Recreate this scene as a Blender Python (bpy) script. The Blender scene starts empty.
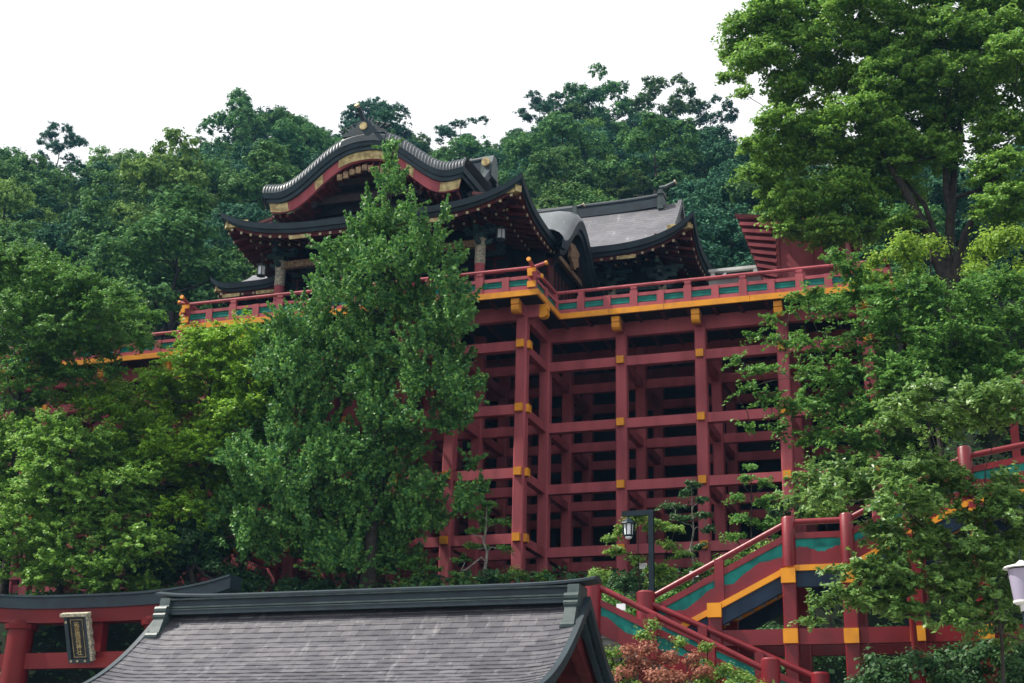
import bpy, math, random
import numpy as np
from mathutils import Vector, Matrix
rnd = random.Random(7)
rng = np.random.default_rng(7)
PI = math.pi
sc = bpy.context.scene
col = sc.collection

# ---------------------------------------------------------------- camera numbers (metres; X along the stage front, Y away, Z up)
FOC, PT, RL, YW = 1450.0, .3316, .023, .338
CAM = Vector((19.665, -56.4, -20.2))
cp, sp = math.cos(PT), math.sin(PT)
FW = Vector((-math.sin(YW)*cp, math.cos(YW)*cp, sp)); RT = Vector((math.cos(YW), math.sin(YW), 0)); UP = RT.cross(FW)
def at(x, y, Y):
    c, s = math.cos(RL), math.sin(RL); dx, dy = x-512, y-341.5
    u = c*dx+s*dy; v = -(-s*dx+c*dy)
    d = FW*FOC+RT*u+UP*v
    return CAM+d*((Y-CAM.y)/d.y)
def skyline(az):  # tangent of the hill crest's elevation against azimuth seen from the plaza
    P = [(-.95,.42),(-.751,.445),(-.713,.455),(-.672,.468),(-.625,.473),(-.583,.488),(-.565,.497),(-.542,.522),(-.505,.534),(-.452,.534),(-.397,.520),(-.359,.518),(-.336,.538),(-.305,.550),(-.243,.550),(-.198,.532),(-.168,.515),(.036,.51),(.4,.47)]
    return float(np.interp(az, [p[0] for p in P], [p[1] for p in P]))

# ---------------------------------------------------------------- materials
MATS = {}
def new_mat(name):
    m = bpy.data.materials.new(name); m.use_nodes = True
    nt = m.node_tree; b = nt.nodes['Principled BSDF']; MATS[name] = m
    return m, nt, b
def paint(name, c, rough=.5, var=.18, scale=1.2, dirt=None, metal=0, bump=.0, spec=.22, streak=False):
    """painted or stained surface: base colour wanders a little, patches of wear"""
    m, nt, b = new_mat(name); N = nt.nodes.new; L = nt.links.new
    tc = N('ShaderNodeTexCoord'); n1 = N('ShaderNodeTexNoise'); n1.inputs['Scale'].default_value = scale; n1.inputs['Detail'].default_value = 6
    if streak:
        mp = N('ShaderNodeMapping'); mp.inputs['Scale'].default_value = (1, 1, .22); L(tc.outputs['Object'], mp.inputs[0]); L(mp.outputs[0], n1.inputs[0])
    else: L(tc.outputs['Object'], n1.inputs[0])
    r = N('ShaderNodeValToRGB'); L(n1.outputs['Fac'], r.inputs[0])
    d = dirt or tuple(v*(1-2*var) for v in c)
    r.color_ramp.elements[0].position = .32; r.color_ramp.elements[0].color = (*d, 1)
    r.color_ramp.elements[1].position = .58; r.color_ramp.elements[1].color = (*c, 1)
    e = r.color_ramp.elements.new(.8); e.color = (*[min(1, v*(1+var)) for v in c], 1)
    L(r.outputs[0], b.inputs['Base Color']); b.inputs['Roughness'].default_value = rough; b.inputs['Metallic'].default_value = metal
    b.inputs['Specular IOR Level'].default_value = spec
    n2 = N('ShaderNodeTexNoise'); n2.inputs['Scale'].default_value = scale*9; n2.inputs['Detail'].default_value = 4; L(tc.outputs['Object'], n2.inputs[0])
    mr = N('ShaderNodeMapRange'); mr.inputs['To Min'].default_value = rough*.75; mr.inputs['To Max'].default_value = min(1, rough*1.3); L(n2.outputs['Fac'], mr.inputs[0]); L(mr.outputs[0], b.inputs['Roughness'])
    if bump:
        bp = N('ShaderNodeBump'); bp.inputs['Strength'].default_value = bump; bp.inputs['Distance'].default_value = .03; L(n2.outputs['Fac'], bp.inputs['Height']); L(bp.outputs[0], b.inputs['Normal'])
    return m
paint('stage_red', (.365, .085, .098), .65, .17, 1.6, bump=.12, streak=True, spec=.15)
paint('stair_red', (.175, .009, .015), .38, .15, 1.5, bump=.1, spec=.4)
paint('gate_red', (.13, .007, .007), .45, .12, 1.0)  # red darkened in place of tree shade over the torii
paint('yellow', (.72, .29, .02), .5, .10, 2.0, dirt=(.55, .22, .03))
paint('teal', (.010, .19, .155), .5, .2, 2.5)
paint('teal_stair', (.008, .20, .17), .55, .25, 3.0)
paint('blue_fascia', (.018, .036, .070), .5, .2, 2)
paint('dark_wood', (.018, .010, .010), .7, .3, 3)
paint('dark_red_wood', (.085, .013, .014), .6, .3, 3)
paint('copper_dark', (.018, .033, .042), .5, .25, 1.6, dirt=(.014, .022, .028), bump=.1, spec=.3)
paint('copper_green', (.062, .084, .084), .45, .3, 3, dirt=(.03, .05, .05))
paint('gold', (.50, .40, .19), .5, .25, 5, dirt=(.22, .15, .06), metal=.1)
paint('rafter_white', (.42, .35, .22), .5, .1, 5)
paint('carving', (.44, .38, .27), .6, .45, 14, dirt=(.05, .10, .11))
paint('carving_brown', (.30, .20, .11), .6, .4, 12, dirt=(.08, .04, .03))
paint('carving_green', (.040, .085, .070), .6, .5, 12, dirt=(.012, .016, .03))
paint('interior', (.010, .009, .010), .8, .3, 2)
paint('concrete', (.30, .30, .29), .9, .2, .8)
paint('stone', (.016, .016, .016), .95, .35, .7, bump=.3)
paint('lamp_metal', (.007, .018, .026), .4, .2, 5)
paint('white_paint', (.78, .78, .80), .4, .05, 3)
paint('pale_board', (.62, .62, .60), .6, .12, 1)
paint('black_lacquer', (.012, .014, .017), .25, .2, 6)
paint('bark', (.045, .036, .030), .9, .35, 5, dirt=(.02, .016, .013), bump=.5)
paint('bark_pale', (.22, .20, .17), .9, .35, 6, dirt=(.08, .07, .06), bump=.4)
m, nt, b = new_mat('lamp_glass'); b.inputs['Base Color'].default_value = (.80, .82, .86, 1); b.inputs['Roughness'].default_value = .35
m, nt, b = new_mat('lamp_shade'); b.inputs['Base Color'].default_value = (.30, .27, .36, 1); b.inputs['Roughness'].default_value = .4

def roof_mat(name, c1, c2, gap, bw, rh, rough, scuff=0.0, uv=False, stain=(.42, .43, .45), off=.5):
    m, nt, b = new_mat(name); N = nt.nodes.new; L = nt.links.new
    tc = N('ShaderNodeTexCoord')
    if uv: vec = tc.outputs['UV']
    else:
        s = N('ShaderNodeSeparateXYZ'); L(tc.outputs['Object'], s.inputs[0]); a = N('ShaderNodeMath'); a.operation = 'ADD'; L(s.outputs[0], a.inputs[0]); L(s.outputs[1], a.inputs[1])
        cx_ = N('ShaderNodeCombineXYZ'); L(a.outputs[0], cx_.inputs[0]); L(s.outputs[2], cx_.inputs[1]); vec = cx_.outputs[0]
    br = N('ShaderNodeTexBrick'); L(vec, br.inputs[0]); br.inputs['Scale'].default_value = 1; br.inputs['Brick Width'].default_value = bw; br.inputs['Row Height'].default_value = rh
    br.inputs['Mortar Size'].default_value = gap; br.inputs['Mortar Smooth'].default_value = .3
    br.inputs['Color1'].default_value = (*c1, 1); br.inputs['Color2'].default_value = (*c2, 1); br.inputs['Mortar'].default_value = (*[v*.35 for v in c1], 1)
    br.offset = off
    n = N('ShaderNodeTexNoise'); n.inputs['Scale'].default_value = .55; n.inputs['Detail'].default_value = 8; L(tc.outputs['Object'], n.inputs[0])
    mp = N('ShaderNodeMapping'); mp.inputs['Scale'].default_value = (2.2, .5, .5); mp.inputs['Rotation'].default_value = (0, .35, 0); L(tc.outputs['Object'], mp.inputs[0])
    n2 = N('ShaderNodeTexNoise'); n2.inputs['Scale'].default_value = 1.6; n2.inputs['Detail'].default_value = 7; n2.inputs['Roughness'].default_value = .7; L(mp.outputs[0], n2.inputs[0])
    mx = N('ShaderNodeMix'); mx.data_type = 'RGBA'; mx.blend_type = 'MULTIPLY'; mx.inputs[0].default_value = .6; L(br.outputs[0], mx.inputs[6])
    r1 = N('ShaderNodeValToRGB'); r1.color_ramp.elements[0].position = .3; r1.color_ramp.elements[0].color = (.5, .5, .52, 1); r1.color_ramp.elements[1].position = .7; L(n.outputs[0], r1.inputs[0]); L(r1.outputs[0], mx.inputs[7])
    # weathered pale runs, crisp per shingle
    r2 = N('ShaderNodeValToRGB'); r2.color_ramp.elements[0].position = .60; r2.color_ramp.elements[0].color = (0, 0, 0, 1); r2.color_ramp.elements[1].position = .68; L(n2.outputs[0], r2.inputs[0])
    m2 = N('ShaderNodeMix'); m2.data_type = 'RGBA'; L(r2.outputs[0], m2.inputs[0]); L(mx.outputs[2], m2.inputs[6]); m2.inputs[7].default_value = (*stain, 1)
    mf = N('ShaderNodeMath'); mf.operation = 'MULTIPLY'; mf.inputs[1].default_value = .45; L(r2.outputs[0], mf.inputs[0]); L(mf.outputs[0], m2.inputs[0])
    n3 = N('ShaderNodeTexNoise'); n3.inputs['Scale'].default_value = 2.4; n3.inputs['Detail'].default_value = 2; mp3 = N('ShaderNodeMapping'); mp3.inputs['Scale'].default_value = (3.2, 1, 1.3); mp3.inputs['Rotation'].default_value = (0, .5, 0); L(tc.outputs['Object'], mp3.inputs[0]); L(mp3.outputs[0], n3.inputs[0])
    r3 = N('ShaderNodeValToRGB'); r3.color_ramp.elements[0].position = .64; r3.color_ramp.elements[0].color = (0, 0, 0, 1); r3.color_ramp.elements[1].position = .72; L(n3.outputs[0], r3.inputs[0])
    mk = N('ShaderNodeMath'); mk.operation = 'MULTIPLY'; mk.inputs[1].default_value = scuff; L(r3.outputs[0], mk.inputs[0]); mm = N('ShaderNodeMath'); mm.operation = 'MULTIPLY'; L(mk.outputs[0], mm.inputs[0]); sf = N('ShaderNodeMath'); sf.operation = 'SUBTRACT'; sf.inputs[0].default_value = 1; L(br.outputs['Fac'], sf.inputs[1]); L(sf.outputs[0], mm.inputs[1])
    m4 = N('ShaderNodeMix'); m4.data_type = 'RGBA'; L(mm.outputs[0], m4.inputs[0]); L(m2.outputs[2], m4.inputs[6]); m4.inputs[7].default_value = (*[v*1.3 for v in stain], 1)
    L(m4.outputs[2], b.inputs['Base Color'])
    mr = N('ShaderNodeMapRange'); mr.inputs['To Min'].default_value = rough*.8; mr.inputs['To Max'].default_value = rough*1.25; L(n.outputs[0], mr.inputs[0]); L(mr.outputs[0], b.inputs['Roughness'])
    bp = N('ShaderNodeBump'); bp.inputs['Strength'].default_value = .35; bp.inputs['Distance'].default_value = .02; L(br.outputs['Fac'], bp.inputs['Height']); bp.invert = True; L(bp.outputs[0], b.inputs['Normal'])
    b.inputs['Specular IOR Level'].default_value = .3
roof_mat('roof_shingle', (.170, .165, .180), (.115, .115, .130), .018, .55, .20, .42)
roof_mat('roof_silver', (.15, .165, .175), (.125, .14, .15), .0, .5, .3, .38)
roof_mat('roof_gate', (.125, .120, .132), (.062, .060, .073), .010, .42, .26, .48, uv=True, stain=(.24, .235, .245), scuff=.28)

LEAFK = 1.7
def leaf_mat(name, c1, c2, tr=.35, tcol=None, rough=.5, objvar=.0, spec=.2):
    c1 = tuple(v*LEAFK for v in c1); c2 = tuple(v*LEAFK for v in c2)
    m, nt, b = new_mat(name); N = nt.nodes.new; L = nt.links.new
    g = N('ShaderNodeNewGeometry'); r = N('ShaderNodeValToRGB'); L(g.outputs['Random Per Island'], r.inputs[0])
    r.color_ramp.elements[0].color = (*c1, 1); r.color_ramp.elements[1].color = (*c2, 1)
    oi = N('ShaderNodeObjectInfo'); hs = N('ShaderNodeHueSaturation'); L(r.outputs[0], hs.inputs['Color'])
    mr = N('ShaderNodeMapRange'); mr.inputs['To Min'].default_value = 1-objvar; mr.inputs['To Max'].default_value = 1+objvar; L(oi.outputs['Random'], mr.inputs[0]); L(mr.outputs[0], hs.inputs['Value'])
    mh = N('ShaderNodeMapRange'); mh.inputs['To Min'].default_value = .5-.03*objvar*4; mh.inputs['To Max'].default_value = .5+.03*objvar*2; L(oi.outputs['Random'], mh.inputs[0]); L(mh.outputs[0], hs.inputs['Hue'])
    L(hs.outputs[0], b.inputs['Base Color']); b.inputs['Roughness'].default_value = rough; b.inputs['Specular IOR Level'].default_value = spec
    t = N('ShaderNodeBsdfTranslucent'); hs2 = N('ShaderNodeHueSaturation'); hs2.inputs['Value'].default_value = 1.5; hs2.inputs['Hue'].default_value = .493; L(hs.outputs[0], hs2.inputs['Color']); L(hs2.outputs[0], t.inputs[0])
    ms = N('ShaderNodeMixShader'); ms.inputs[0].default_value = tr; L(b.outputs[0], ms.inputs[1]); L(t.outputs[0], ms.inputs[2])
    L(ms.outputs[0], nt.nodes['Material Output'].inputs['Surface'])
leaf_mat('leaf_ginkgo', (.018, .080, .026), (.104, .205, .040), .28, rough=.5, spec=.25)
leaf_mat('leaf_bush', (.050, .130, .022), (.150, .250, .040), .32)  # leaf colour lightened to imitate sun on the low left tree
leaf_mat('leaf_maple', (.056, .142, .012), (.160, .262, .022), .30)
leaf_mat('leaf_cherry', (.040, .095, .022), (.115, .190, .045), .30, rough=.4, spec=.4)
leaf_mat('leaf_camphor', (.044, .115, .022), (.150, .250, .040), .30)
leaf_mat('leaf_broad', (.028, .090, .020), (.090, .175, .030), .28, rough=.5, spec=.18)
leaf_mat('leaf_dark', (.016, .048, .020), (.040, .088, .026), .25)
leaf_mat('leaf_yellow', (.080, .150, .018), (.150, .225, .028), .42)
leaf_mat('leaf_shrub', (.050, .110, .020), (.130, .200, .040), .3)
leaf_mat('leaf_red', (.13, .045, .030), (.23, .105, .065), .3)
LEAFK = 1.7
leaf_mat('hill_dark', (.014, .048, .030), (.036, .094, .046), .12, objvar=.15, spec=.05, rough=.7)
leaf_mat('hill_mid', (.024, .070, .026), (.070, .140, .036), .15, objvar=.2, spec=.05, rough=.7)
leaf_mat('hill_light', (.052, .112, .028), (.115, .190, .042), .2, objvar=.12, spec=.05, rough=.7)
def ground_mat(name, c1, c2, scale):
    m, nt, b = new_mat(name); N = nt.nodes.new; L = nt.links.new
    tc = N('ShaderNodeTexCoord'); n = N('ShaderNodeTexNoise'); n.inputs['Scale'].default_value = scale; n.inputs['Detail'].default_value = 8; L(tc.outputs['Object'], n.inputs[0])
    r = N('ShaderNodeValToRGB'); r.color_ramp.elements[0].position = .35; r.color_ramp.elements[1].position = .65
    r.color_ramp.elements[0].color = (*c1, 1); r.color_ramp.elements[1].color = (*c2, 1); L(n.outputs[0], r.inputs[0]); L(r.outputs[0], b.inputs['Base Color']); b.inputs['Roughness'].default_value = .95; b.inputs['Specular IOR Level'].default_value = .05
    bp = N('ShaderNodeBump'); bp.inputs['Strength'].default_value = .6; L(n.outputs[0], bp.inputs['Height']); L(bp.outputs[0], b.inputs['Normal'])
ground_mat('soil', (.007, .014, .008), (.016, .020, .012), .6)
ground_mat('paving', (.28, .27, .25), (.36, .35, .33), 1.5)

# ---------------------------------------------------------------- mesh helpers
class MB:
    def __init__(s): s.v = []; s.f = []; s.p = []
    def add(s, vs, fs):
        n = len(s.v); s.p.append((n, len(s.f))); s.v.extend([tuple(p) for p in vs]); s.f.extend([tuple(i+n for i in f) for f in fs]); return s
    def box(s, x0, x1, y0, y1, z0, z1):
        return s.add([(x0,y0,z0),(x1,y0,z0),(x1,y1,z0),(x0,y1,z0),(x0,y0,z1),(x1,y0,z1),(x1,y1,z1),(x0,y1,z1)],
                     [(0,3,2,1),(4,5,6,7),(0,1,5,4),(1,2,6,5),(2,3,7,6),(3,0,4,7)])
    def cbox(s, x0, x1, y0, y1, z0, z1, c=.04):
        """upright box with chamfered vertical edges"""
        P = [(x0+c,y0),(x1-c,y0),(x1,y0+c),(x1,y1-c),(x1-c,y1),(x0+c,y1),(x0,y1-c),(x0,y0+c)]
        return s.add([(x,y,z0) for x,y in P]+[(x,y,z1) for x,y in P], [tuple(range(7,-1,-1)), tuple(range(8,16))]+[(i,(i+1)%8,8+(i+1)%8,8+i) for i in range(8)])
    def bar(s, a, b, w, h, up=(0,0,1)):
        """rectangular bar from a to b: w across, h along up"""
        a, b = Vector(a), Vector(b); d = (b-a).normalized(); side = d.cross(Vector(up)).normalized(); u = side.cross(d).normalized()
        vs = [p+side*sx*w/2+u*sz*h/2 for p in (a, b) for sx, sz in ((-1,-1),(1,-1),(1,1),(-1,1))]
        return s.add(vs, [(0,3,2,1),(4,5,6,7),(0,1,5,4),(1,2,6,5),(2,3,7,6),(3,0,4,7)])
    def tube(s, pts, rad, n=8, cap=True):
        pts = [Vector(p) for p in pts]; rs = rad if isinstance(rad, (list, tuple)) else [rad]*len(pts)
        vs = []; prev = None
        for i, p in enumerate(pts):
            d = (pts[min(i+1,len(pts)-1)]-pts[max(i-1,0)]).normalized()
            ref = prev if prev is not None else (Vector((0,0,1)) if abs(d.z) < .9 else Vector((1,0,0)))
            e1 = (ref-d*ref.dot(d)); e1 = e1.normalized() if e1.length > 1e-5 else d.orthogonal().normalized(); e2 = d.cross(e1); prev = e1
            for k in range(n):
                a = 2*PI*k/n; vs.append(p+(e1*math.cos(a)+e2*math.sin(a))*rs[i])
        fs = [(i*n+k, i*n+(k+1)%n, (i+1)*n+(k+1)%n, (i+1)*n+k) for i in range(len(pts)-1) for k in range(n)]
        if cap: fs += [tuple(range(n-1,-1,-1)), tuple(range((len(pts)-1)*n, len(pts)*n))]
        return s.add(vs, fs)
    def lathe(s, c, prof, n=12):
        vs = [(c[0]+r*math.cos(2*PI*k/n), c[1]+r*math.sin(2*PI*k/n), c[2]+z) for r, z in prof for k in range(n)]
        fs = [(i*n+k, i*n+(k+1)%n, (i+1)*n+(k+1)%n, (i+1)*n+k) for i in range(len(prof)-1) for k in range(n)]
        fs += [tuple(range(n-1,-1,-1)), tuple(range((len(prof)-1)*n, len(prof)*n))]
        return s.add(vs, fs)
    def prism(s, poly, axis, a, b):
        """2-D outline swept between a and b along an axis ('x': outline is (y,z); 'y': (x,z); 'z': (x,y))"""
        def P(p, t): return (t,p[0],p[1]) if axis=='x' else (p[0],t,p[1]) if axis=='y' else (p[0],p[1],t)
        n = len(poly); vs = [P(p,a) for p in poly]+[P(p,b) for p in poly]
        return s.add(vs, [tuple(range(n-1,-1,-1)), tuple(range(n,2*n))]+[(i,(i+1)%n,n+(i+1)%n,n+i) for i in range(n)])
    def grid(s, rows):
        """surface through rows of points"""
        n = len(rows[0]); vs = [p for r in rows for p in r]
        return s.add(vs, [(i*n+k, i*n+k+1, (i+1)*n+k+1, (i+1)*n+k) for i in range(len(rows)-1) for k in range(n-1)])
    def pieces(s, name, mat, parent=None, smooth=False, fix=True):
        P = s.p+[(len(s.v), len(s.f))]; out = []
        for (v0, f0), (v1, f1) in zip(P[:-1], P[1:]):
            m = MB(); m.v = s.v[v0:v1]; m.f = [tuple(i-v0 for i in f) for f in s.f[f0:f1]]; out.append(m.build(name, mat, parent, smooth, fix))
        return out
    def build(s, name, mat, parent=None, smooth=False, fix=True, second=None):
        me = bpy.data.meshes.new(name); me.from_pydata(s.v, [], s.f); me.materials.append(MATS[mat])
        if second: me.materials.append(MATS[second[0]]); me.polygons.foreach_set('material_index', [0]*second[1]+[1]*(len(s.f)-second[1]))
        if fix:
            import bmesh
            bm = bmesh.new(); bm.from_mesh(me); bmesh.ops.recalc_face_normals(bm, faces=bm.faces); bm.to_mesh(me); bm.free()
        if smooth:
            me.polygons.foreach_set('use_smooth', [True]*len(me.polygons))
            me.set_sharp_from_angle(angle=math.radians(40))
        o = bpy.data.objects.new(name, me); col.objects.link(o)
        if parent is not None:
            o.parent = parent
            w = world_loc(parent)
            o.location = -w
        return o
WL = {}
def world_loc(o):
    return WL.get(o.name, Vector((0,0,0)))
def thing(name, loc, label, cat, group=None):
    o = bpy.data.objects.new(name, None); col.objects.link(o); o.location = loc; o.empty_display_size = .5; WL[o.name] = Vector(loc)
    return tag(o, label, cat, group)
def tag(o, label, cat=None, group=None, kind=None):
    o['label'] = label
    if cat: o['category'] = cat
    if group: o['group'] = group
    if kind: o['kind'] = kind
    return o

# ---------------------------------------------------------------- ground and hill
STAGE_X1 = 15.7
def sm(t): t = min(1, max(0, t)); return t*t*(3-2*t)
def hgt(X, Y):
    # bank below the stage
    if Y < -12: z = -21.8
    else:
        z = -21.8+10.9*sm((Y+12)/8.0)
    # right of the stage: slope climbs to the upper terrace
    r = sm((X-15.9)/2.5)
    zr = -21.8+6*sm((Y+12)/6)+18.05*sm((Y+7)/15)
    l = sm((-X-31)/6)
    z = z*(1-max(r, l))+zr*max(r, l)
    if Y > 13.2: z = 2.25
    D = math.hypot(X-CAM.x, Y-CAM.y)
    if Y > 13.2 and D > 84:
        az = math.atan2(X-CAM.x, Y-CAM.y); s = skyline(az)-.058
        t = np.interp(D, [84, 100, 130, 165, 190], [0, .44, .74, .94, 1.0])
        zz = CAM.z+D*(.267+(s-.267)*t)
        if D > 190: zz = CAM.z+190*s-(D-190)*.12
        z = max(zz, -22) if D > 190 else max(2.25, zz)
    return z
def axis_pts(lo, hi, step, far):
    a = list(np.arange(lo, hi+.01, step)); d = step; p = a[-1]; out = []
    while p < far: d *= 1.5; p += d; out.append(p)
    d = step; q = a[0]; pre = []
    while q > -far: d *= 1.5; q -= d; pre.append(q)
    return pre[::-1]+a+out
xs = axis_pts(-150, 60, 2.5, 2500); ys = axis_pts(-66, 170, 1.6, 2500)
mb = MB(); mb.grid([[(x, y, hgt(x, y)+(.25*math.sin(x*1.3+y*.7)*math.cos(y*.9) if hgt(x,y) > -21.7 and (y < 0 or y > 24) else 0)) for x in xs] for y in ys])
g = mb.build('ground', 'soil', smooth=True, fix=False); tag(g, 'dark earth bank and wooded hillside under the trees', kind='structure')
mb = MB(); mb.box(-60, 60, -70, -13, -21.9, -21.79); g = mb.build('paving', 'paving'); tag(g, 'pale stone plaza in front of the gate hall', kind='structure')

# ---------------------------------------------------------------- the great stage
st = thing('timber_stage', (0, 0, -10.8), 'huge dark red stage of square posts and beams carrying the halls, with yellow beam ends', 'stage')
DY, DY2, DY3 = 3.32, 6.85, 10.3
LV = [0.0, -2.888, -5.697, -8.506]            # undersides of the four beam levels
PW, BH = .50, .43
XL = [.25, -2.98, -5.40, -7.88, -10.35, -12.9, -15.5]     # left block columns
XR = [.25, 3.85, 7.45, 11.05, 14.65]                      # right block columns
XW = [-19.1, -22.9, -26.6, -30.3]                         # left wing columns
def post(x, y, z0=-10.95, z1=2.0):
    m = MB(); m.cbox(x-PW/2, x+PW/2, y, y+PW, z0, z1, .05); return m.build('post', 'stage_red', st)
rows = {0: XL, DY: XW+XL[1:]+XR, DY2: XW+XL[1:]+XR, DY3: XW[:2]+XL[1:]+XR}
for y, X in rows.items():
    for x in X: post(x, y)
def lbeam(x0, x1, y, z, name='beam', h=BH, w=.30):
    m = MB(); m.box(x0, x1, y+PW/2-w/2+.02, y+PW/2+w/2-.02, z, z+h); return m.build(name, 'stage_red', st)
for z in LV:
    m = MB(); m.box(-15.5, .1, .06, .42, z, z+BH); m.build('beam', 'stage_red', st)
    for y in (DY2, DY3): lbeam(-30.3, -15.4, y, z); lbeam(-15.4, 14.6, y, z)
    m = MB(); m.box(.3, 14.6, DY+.06, DY+.42, z, z+BH); m.build('beam', 'stage_red', st)
    m = MB(); m.box(-15.5, .2, DY+.1, DY+.4, z, z+BH); m.build('beam', 'stage_red', st)
    m = MB(); m.box(-30.3, -15.6, DY+.06, DY+.42, z, z+BH); m.build('beam', 'stage_red', st)
def cap(par, x, y, z, axis='y'):
    m = MB()
    if axis == 'y': m.box(x-.165, x+.165, y-.17, y+.0, z, z+.34)
    else: m.box(x, x+.15, y-.165, y+.165, z, z+.34)
    m.build('beam_end', 'yellow', par)
for z in LV:
    for i, x in enumerate(XL):
        m = MB(); m.box(x-.14, x+.14, -.02, DY3+.3, z+.02, z+BH-.03); b_ = m.build('cross_beam', 'stage_red', st); cap(b_, x, -.0, z+.07)
    for x in XR[1:]+XW[:3]:
        m = MB(); m.box(x-.14, x+.14, DY-.02, DY3+.3, z+.02, z+BH-.03); b_ = m.build('cross_beam', 'stage_red', st); cap(b_, x, DY, z+.07)
    # yellow end on the corner post's right flank
    m = MB(); m.box(.50, .65, .09, .42, z+.07, z+.41); m.build('beam_end', 'yellow', st)
# girders under the deck
GZ0, GZ1 = 1.40, 2.06
def girder(*a): m = MB(); m.box(*a); return m.build('girder', 'stage_red', st)
girder(-15.6, .46, .10, .40, GZ0, GZ1); girder(.5, 15.0, DY+.10, DY+.40, GZ0, GZ1); girder(-30.3, -15.6, DY+.10, DY+.40, GZ0, GZ1)
girder(.13, .43, .46, DY-.02, GZ0, GZ1); girder(-15.66, -15.36, .46, DY-.02, GZ0, GZ1)
for y in (DY2, DY3): girder(-30.3, 15.0, y+.1, y+.4, GZ0, GZ1)
girder(14.5, 14.8, DY+.5, DY3, GZ0, GZ1)
# deck slabs
m = MB(); m.box(-16.2, 1.2, -.85, DY-.9, 2.08, 2.26); m.box(-30.5, 15.55, DY-.9, 13.9, 2.08, 2.26)
m.build('deck', 'dark_wood', st)
m = MB()
for k in range(40):
    x = -29.7+k*1.15
    m.box(x-.08, x+.08, (-.7 if -16 < x < 1 else DY-.8), 13, 1.98, 2.08)
m.build('joist', 'dark_red_wood', st)
# corbels: cantilever arms with yellow stepped noses
def corbel(x, y, d=(0,-1)):
    prof = [(0,.0),(0,.60),(-.36,.60),(-.38,.36),(-.33,.33),(-.36,.24),(-.34,.10),(-.26,.02),(-.22,.0)]
    if d[1]:
        a = MB(); a.box(x-.15, x+.15, y-.62, y+.1, 1.48, 2.05); o = a.build('corbel', 'stage_red', st)
        n = MB(); n.prism([(y-.60+p, 1.42+q) for p, q in prof], 'x', x-.18, x+.18); n.build('corbel_nose', 'yellow', o)
    else:
        a = MB(); a.box(x-.1, x+.62, y-.15, y+.15, 1.48, 2.05); o = a.build('corbel', 'stage_red', st)
        n = MB(); n.prism([(x+.60-p, 1.42+q) for p, q in prof], 'y', y-.18, y+.18); n.build('corbel_nose', 'yellow', o)
for x in XL: corbel(x, .05)
for x in XR[1:]+XW[:3]: corbel(x, DY+.05)
corbel(.45, .25, (1,0))
# yellow fascia boards
def fascia(*a):
    m = MB(); m.box(*a); return m.build('fascia', 'yellow', st)
EX0, EX1, EF, ER = -16.35, 1.35, -1.05, DY-1.1
fascia(EX0, EX1, EF, EF+.10, 2.06, 2.32)
fascia(EX1-.10, EX1, EF+.10, ER, 2.06, 2.32); fascia(EX0, EX0+.10, EF+.10, ER, 2.06, 2.32)
for a, b in ((EX1-.1, 3.6), (3.6, 6.1), (6.1, 9.9), (9.9, 12.8), (12.8, 15.9)): fascia(a+.008, b-.008, ER, ER+.10, 2.06, 2.32)
fascia(-30.6, EX0+.1, ER, ER+.1, 2.06, 2.32)
m = MB(); m.box(EX0+.1, EX1-.1, EF+.1, EF+.5, 2.262, 2.32); m.box(EX1-.5, 15.85, ER+.1, ER+.5, 2.265, 2.32); m.box(-30.5, EX0+.2, ER+.1, ER+.5, 2.268, 2.32); m.build('edge_board', 'stage_red', st)
m = MB(); m.box(15.8, 15.9, ER+.1, 12, 2.06, 2.32); m.build('fascia', 'yellow', st)
# railing
def railing(p, q, n, ends=(0,0), first=0, skip_first=False):
    """p,q: (x,y) ends on the rail line; n intervals"""
    p, q = Vector((*p, 0)), Vector((*q, 0)); d = (q-p).normalized(); L_ = (q-p).length; s = Vector((d.y, -d.x, 0))
    e0 = p-d*ends[0]; e1 = q+d*ends[1]
    def Z(v, z): return (v.x, v.y, z)
    m = MB()
    m.bar(Z(p,2.42), Z(q,2.42), .20, .20); m.bar(Z(p-d*ends[0]*.7,2.92), Z(q+d*ends[1]*.7,2.92), .17, .15)
    m.tube([Z(e0,3.38+(.14 if ends[0] else 0)), Z(p,3.38), Z(q,3.38), Z(e1,3.38+(.14 if ends[1] else 0))], .085, 8)
    r = m.build('railing', 'stage_red', st)
    t = MB()
    t.bar(Z(p,2.69), Z(q,2.69), .05, .34)
    t.bar(Z(p,2.60), Z(q,2.60), .11, .05); t.bar(Z(p,2.75), Z(q,2.75), .09, .04)
    t.build('green_panel', 'teal', r)
    for i in range(n+1):
        if i == 0 and skip_first: continue
        c = p+d*(L_*i/n); tall = (i+first) % 2 == 0
        u = MB(); w = .17 if tall else .16
        a = c-d*w; b = c+d*w
        u.bar(Z(a,2.66), Z(b,2.66), .24, .68)
        if tall:
            u.bar(Z(c-d*w,3.05), Z(c+d*w,3.05), .22, .12); u.bar(Z(c-d*.12,3.16), Z(c+d*.12,3.16), .17, .12); u.bar(Z(c-d*.14,3.26), Z(c+d*.14,3.26), .2, .1)
        u.build('rail_post', 'stage_red', r)
    for k, (e, sgn) in enumerate(((e0,-1),(e1,1))):
        if ends[k]:
            u = MB(); u.tube([Z(e,3.52), Z(e+d*sgn*.10,3.535)], .10, 10)
            ee = (p-d*ends[0]*.7) if k == 0 else (q+d*ends[1]*.7)
            u.bar(Z(ee,2.92), Z(ee+d*sgn*.07,2.92), .20, .19); u.build('rail_end', 'yellow', r)
    return r
RF, RX0, RX1, RR = -.90, EX0+.30, EX1-.30, ER+.18
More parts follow.
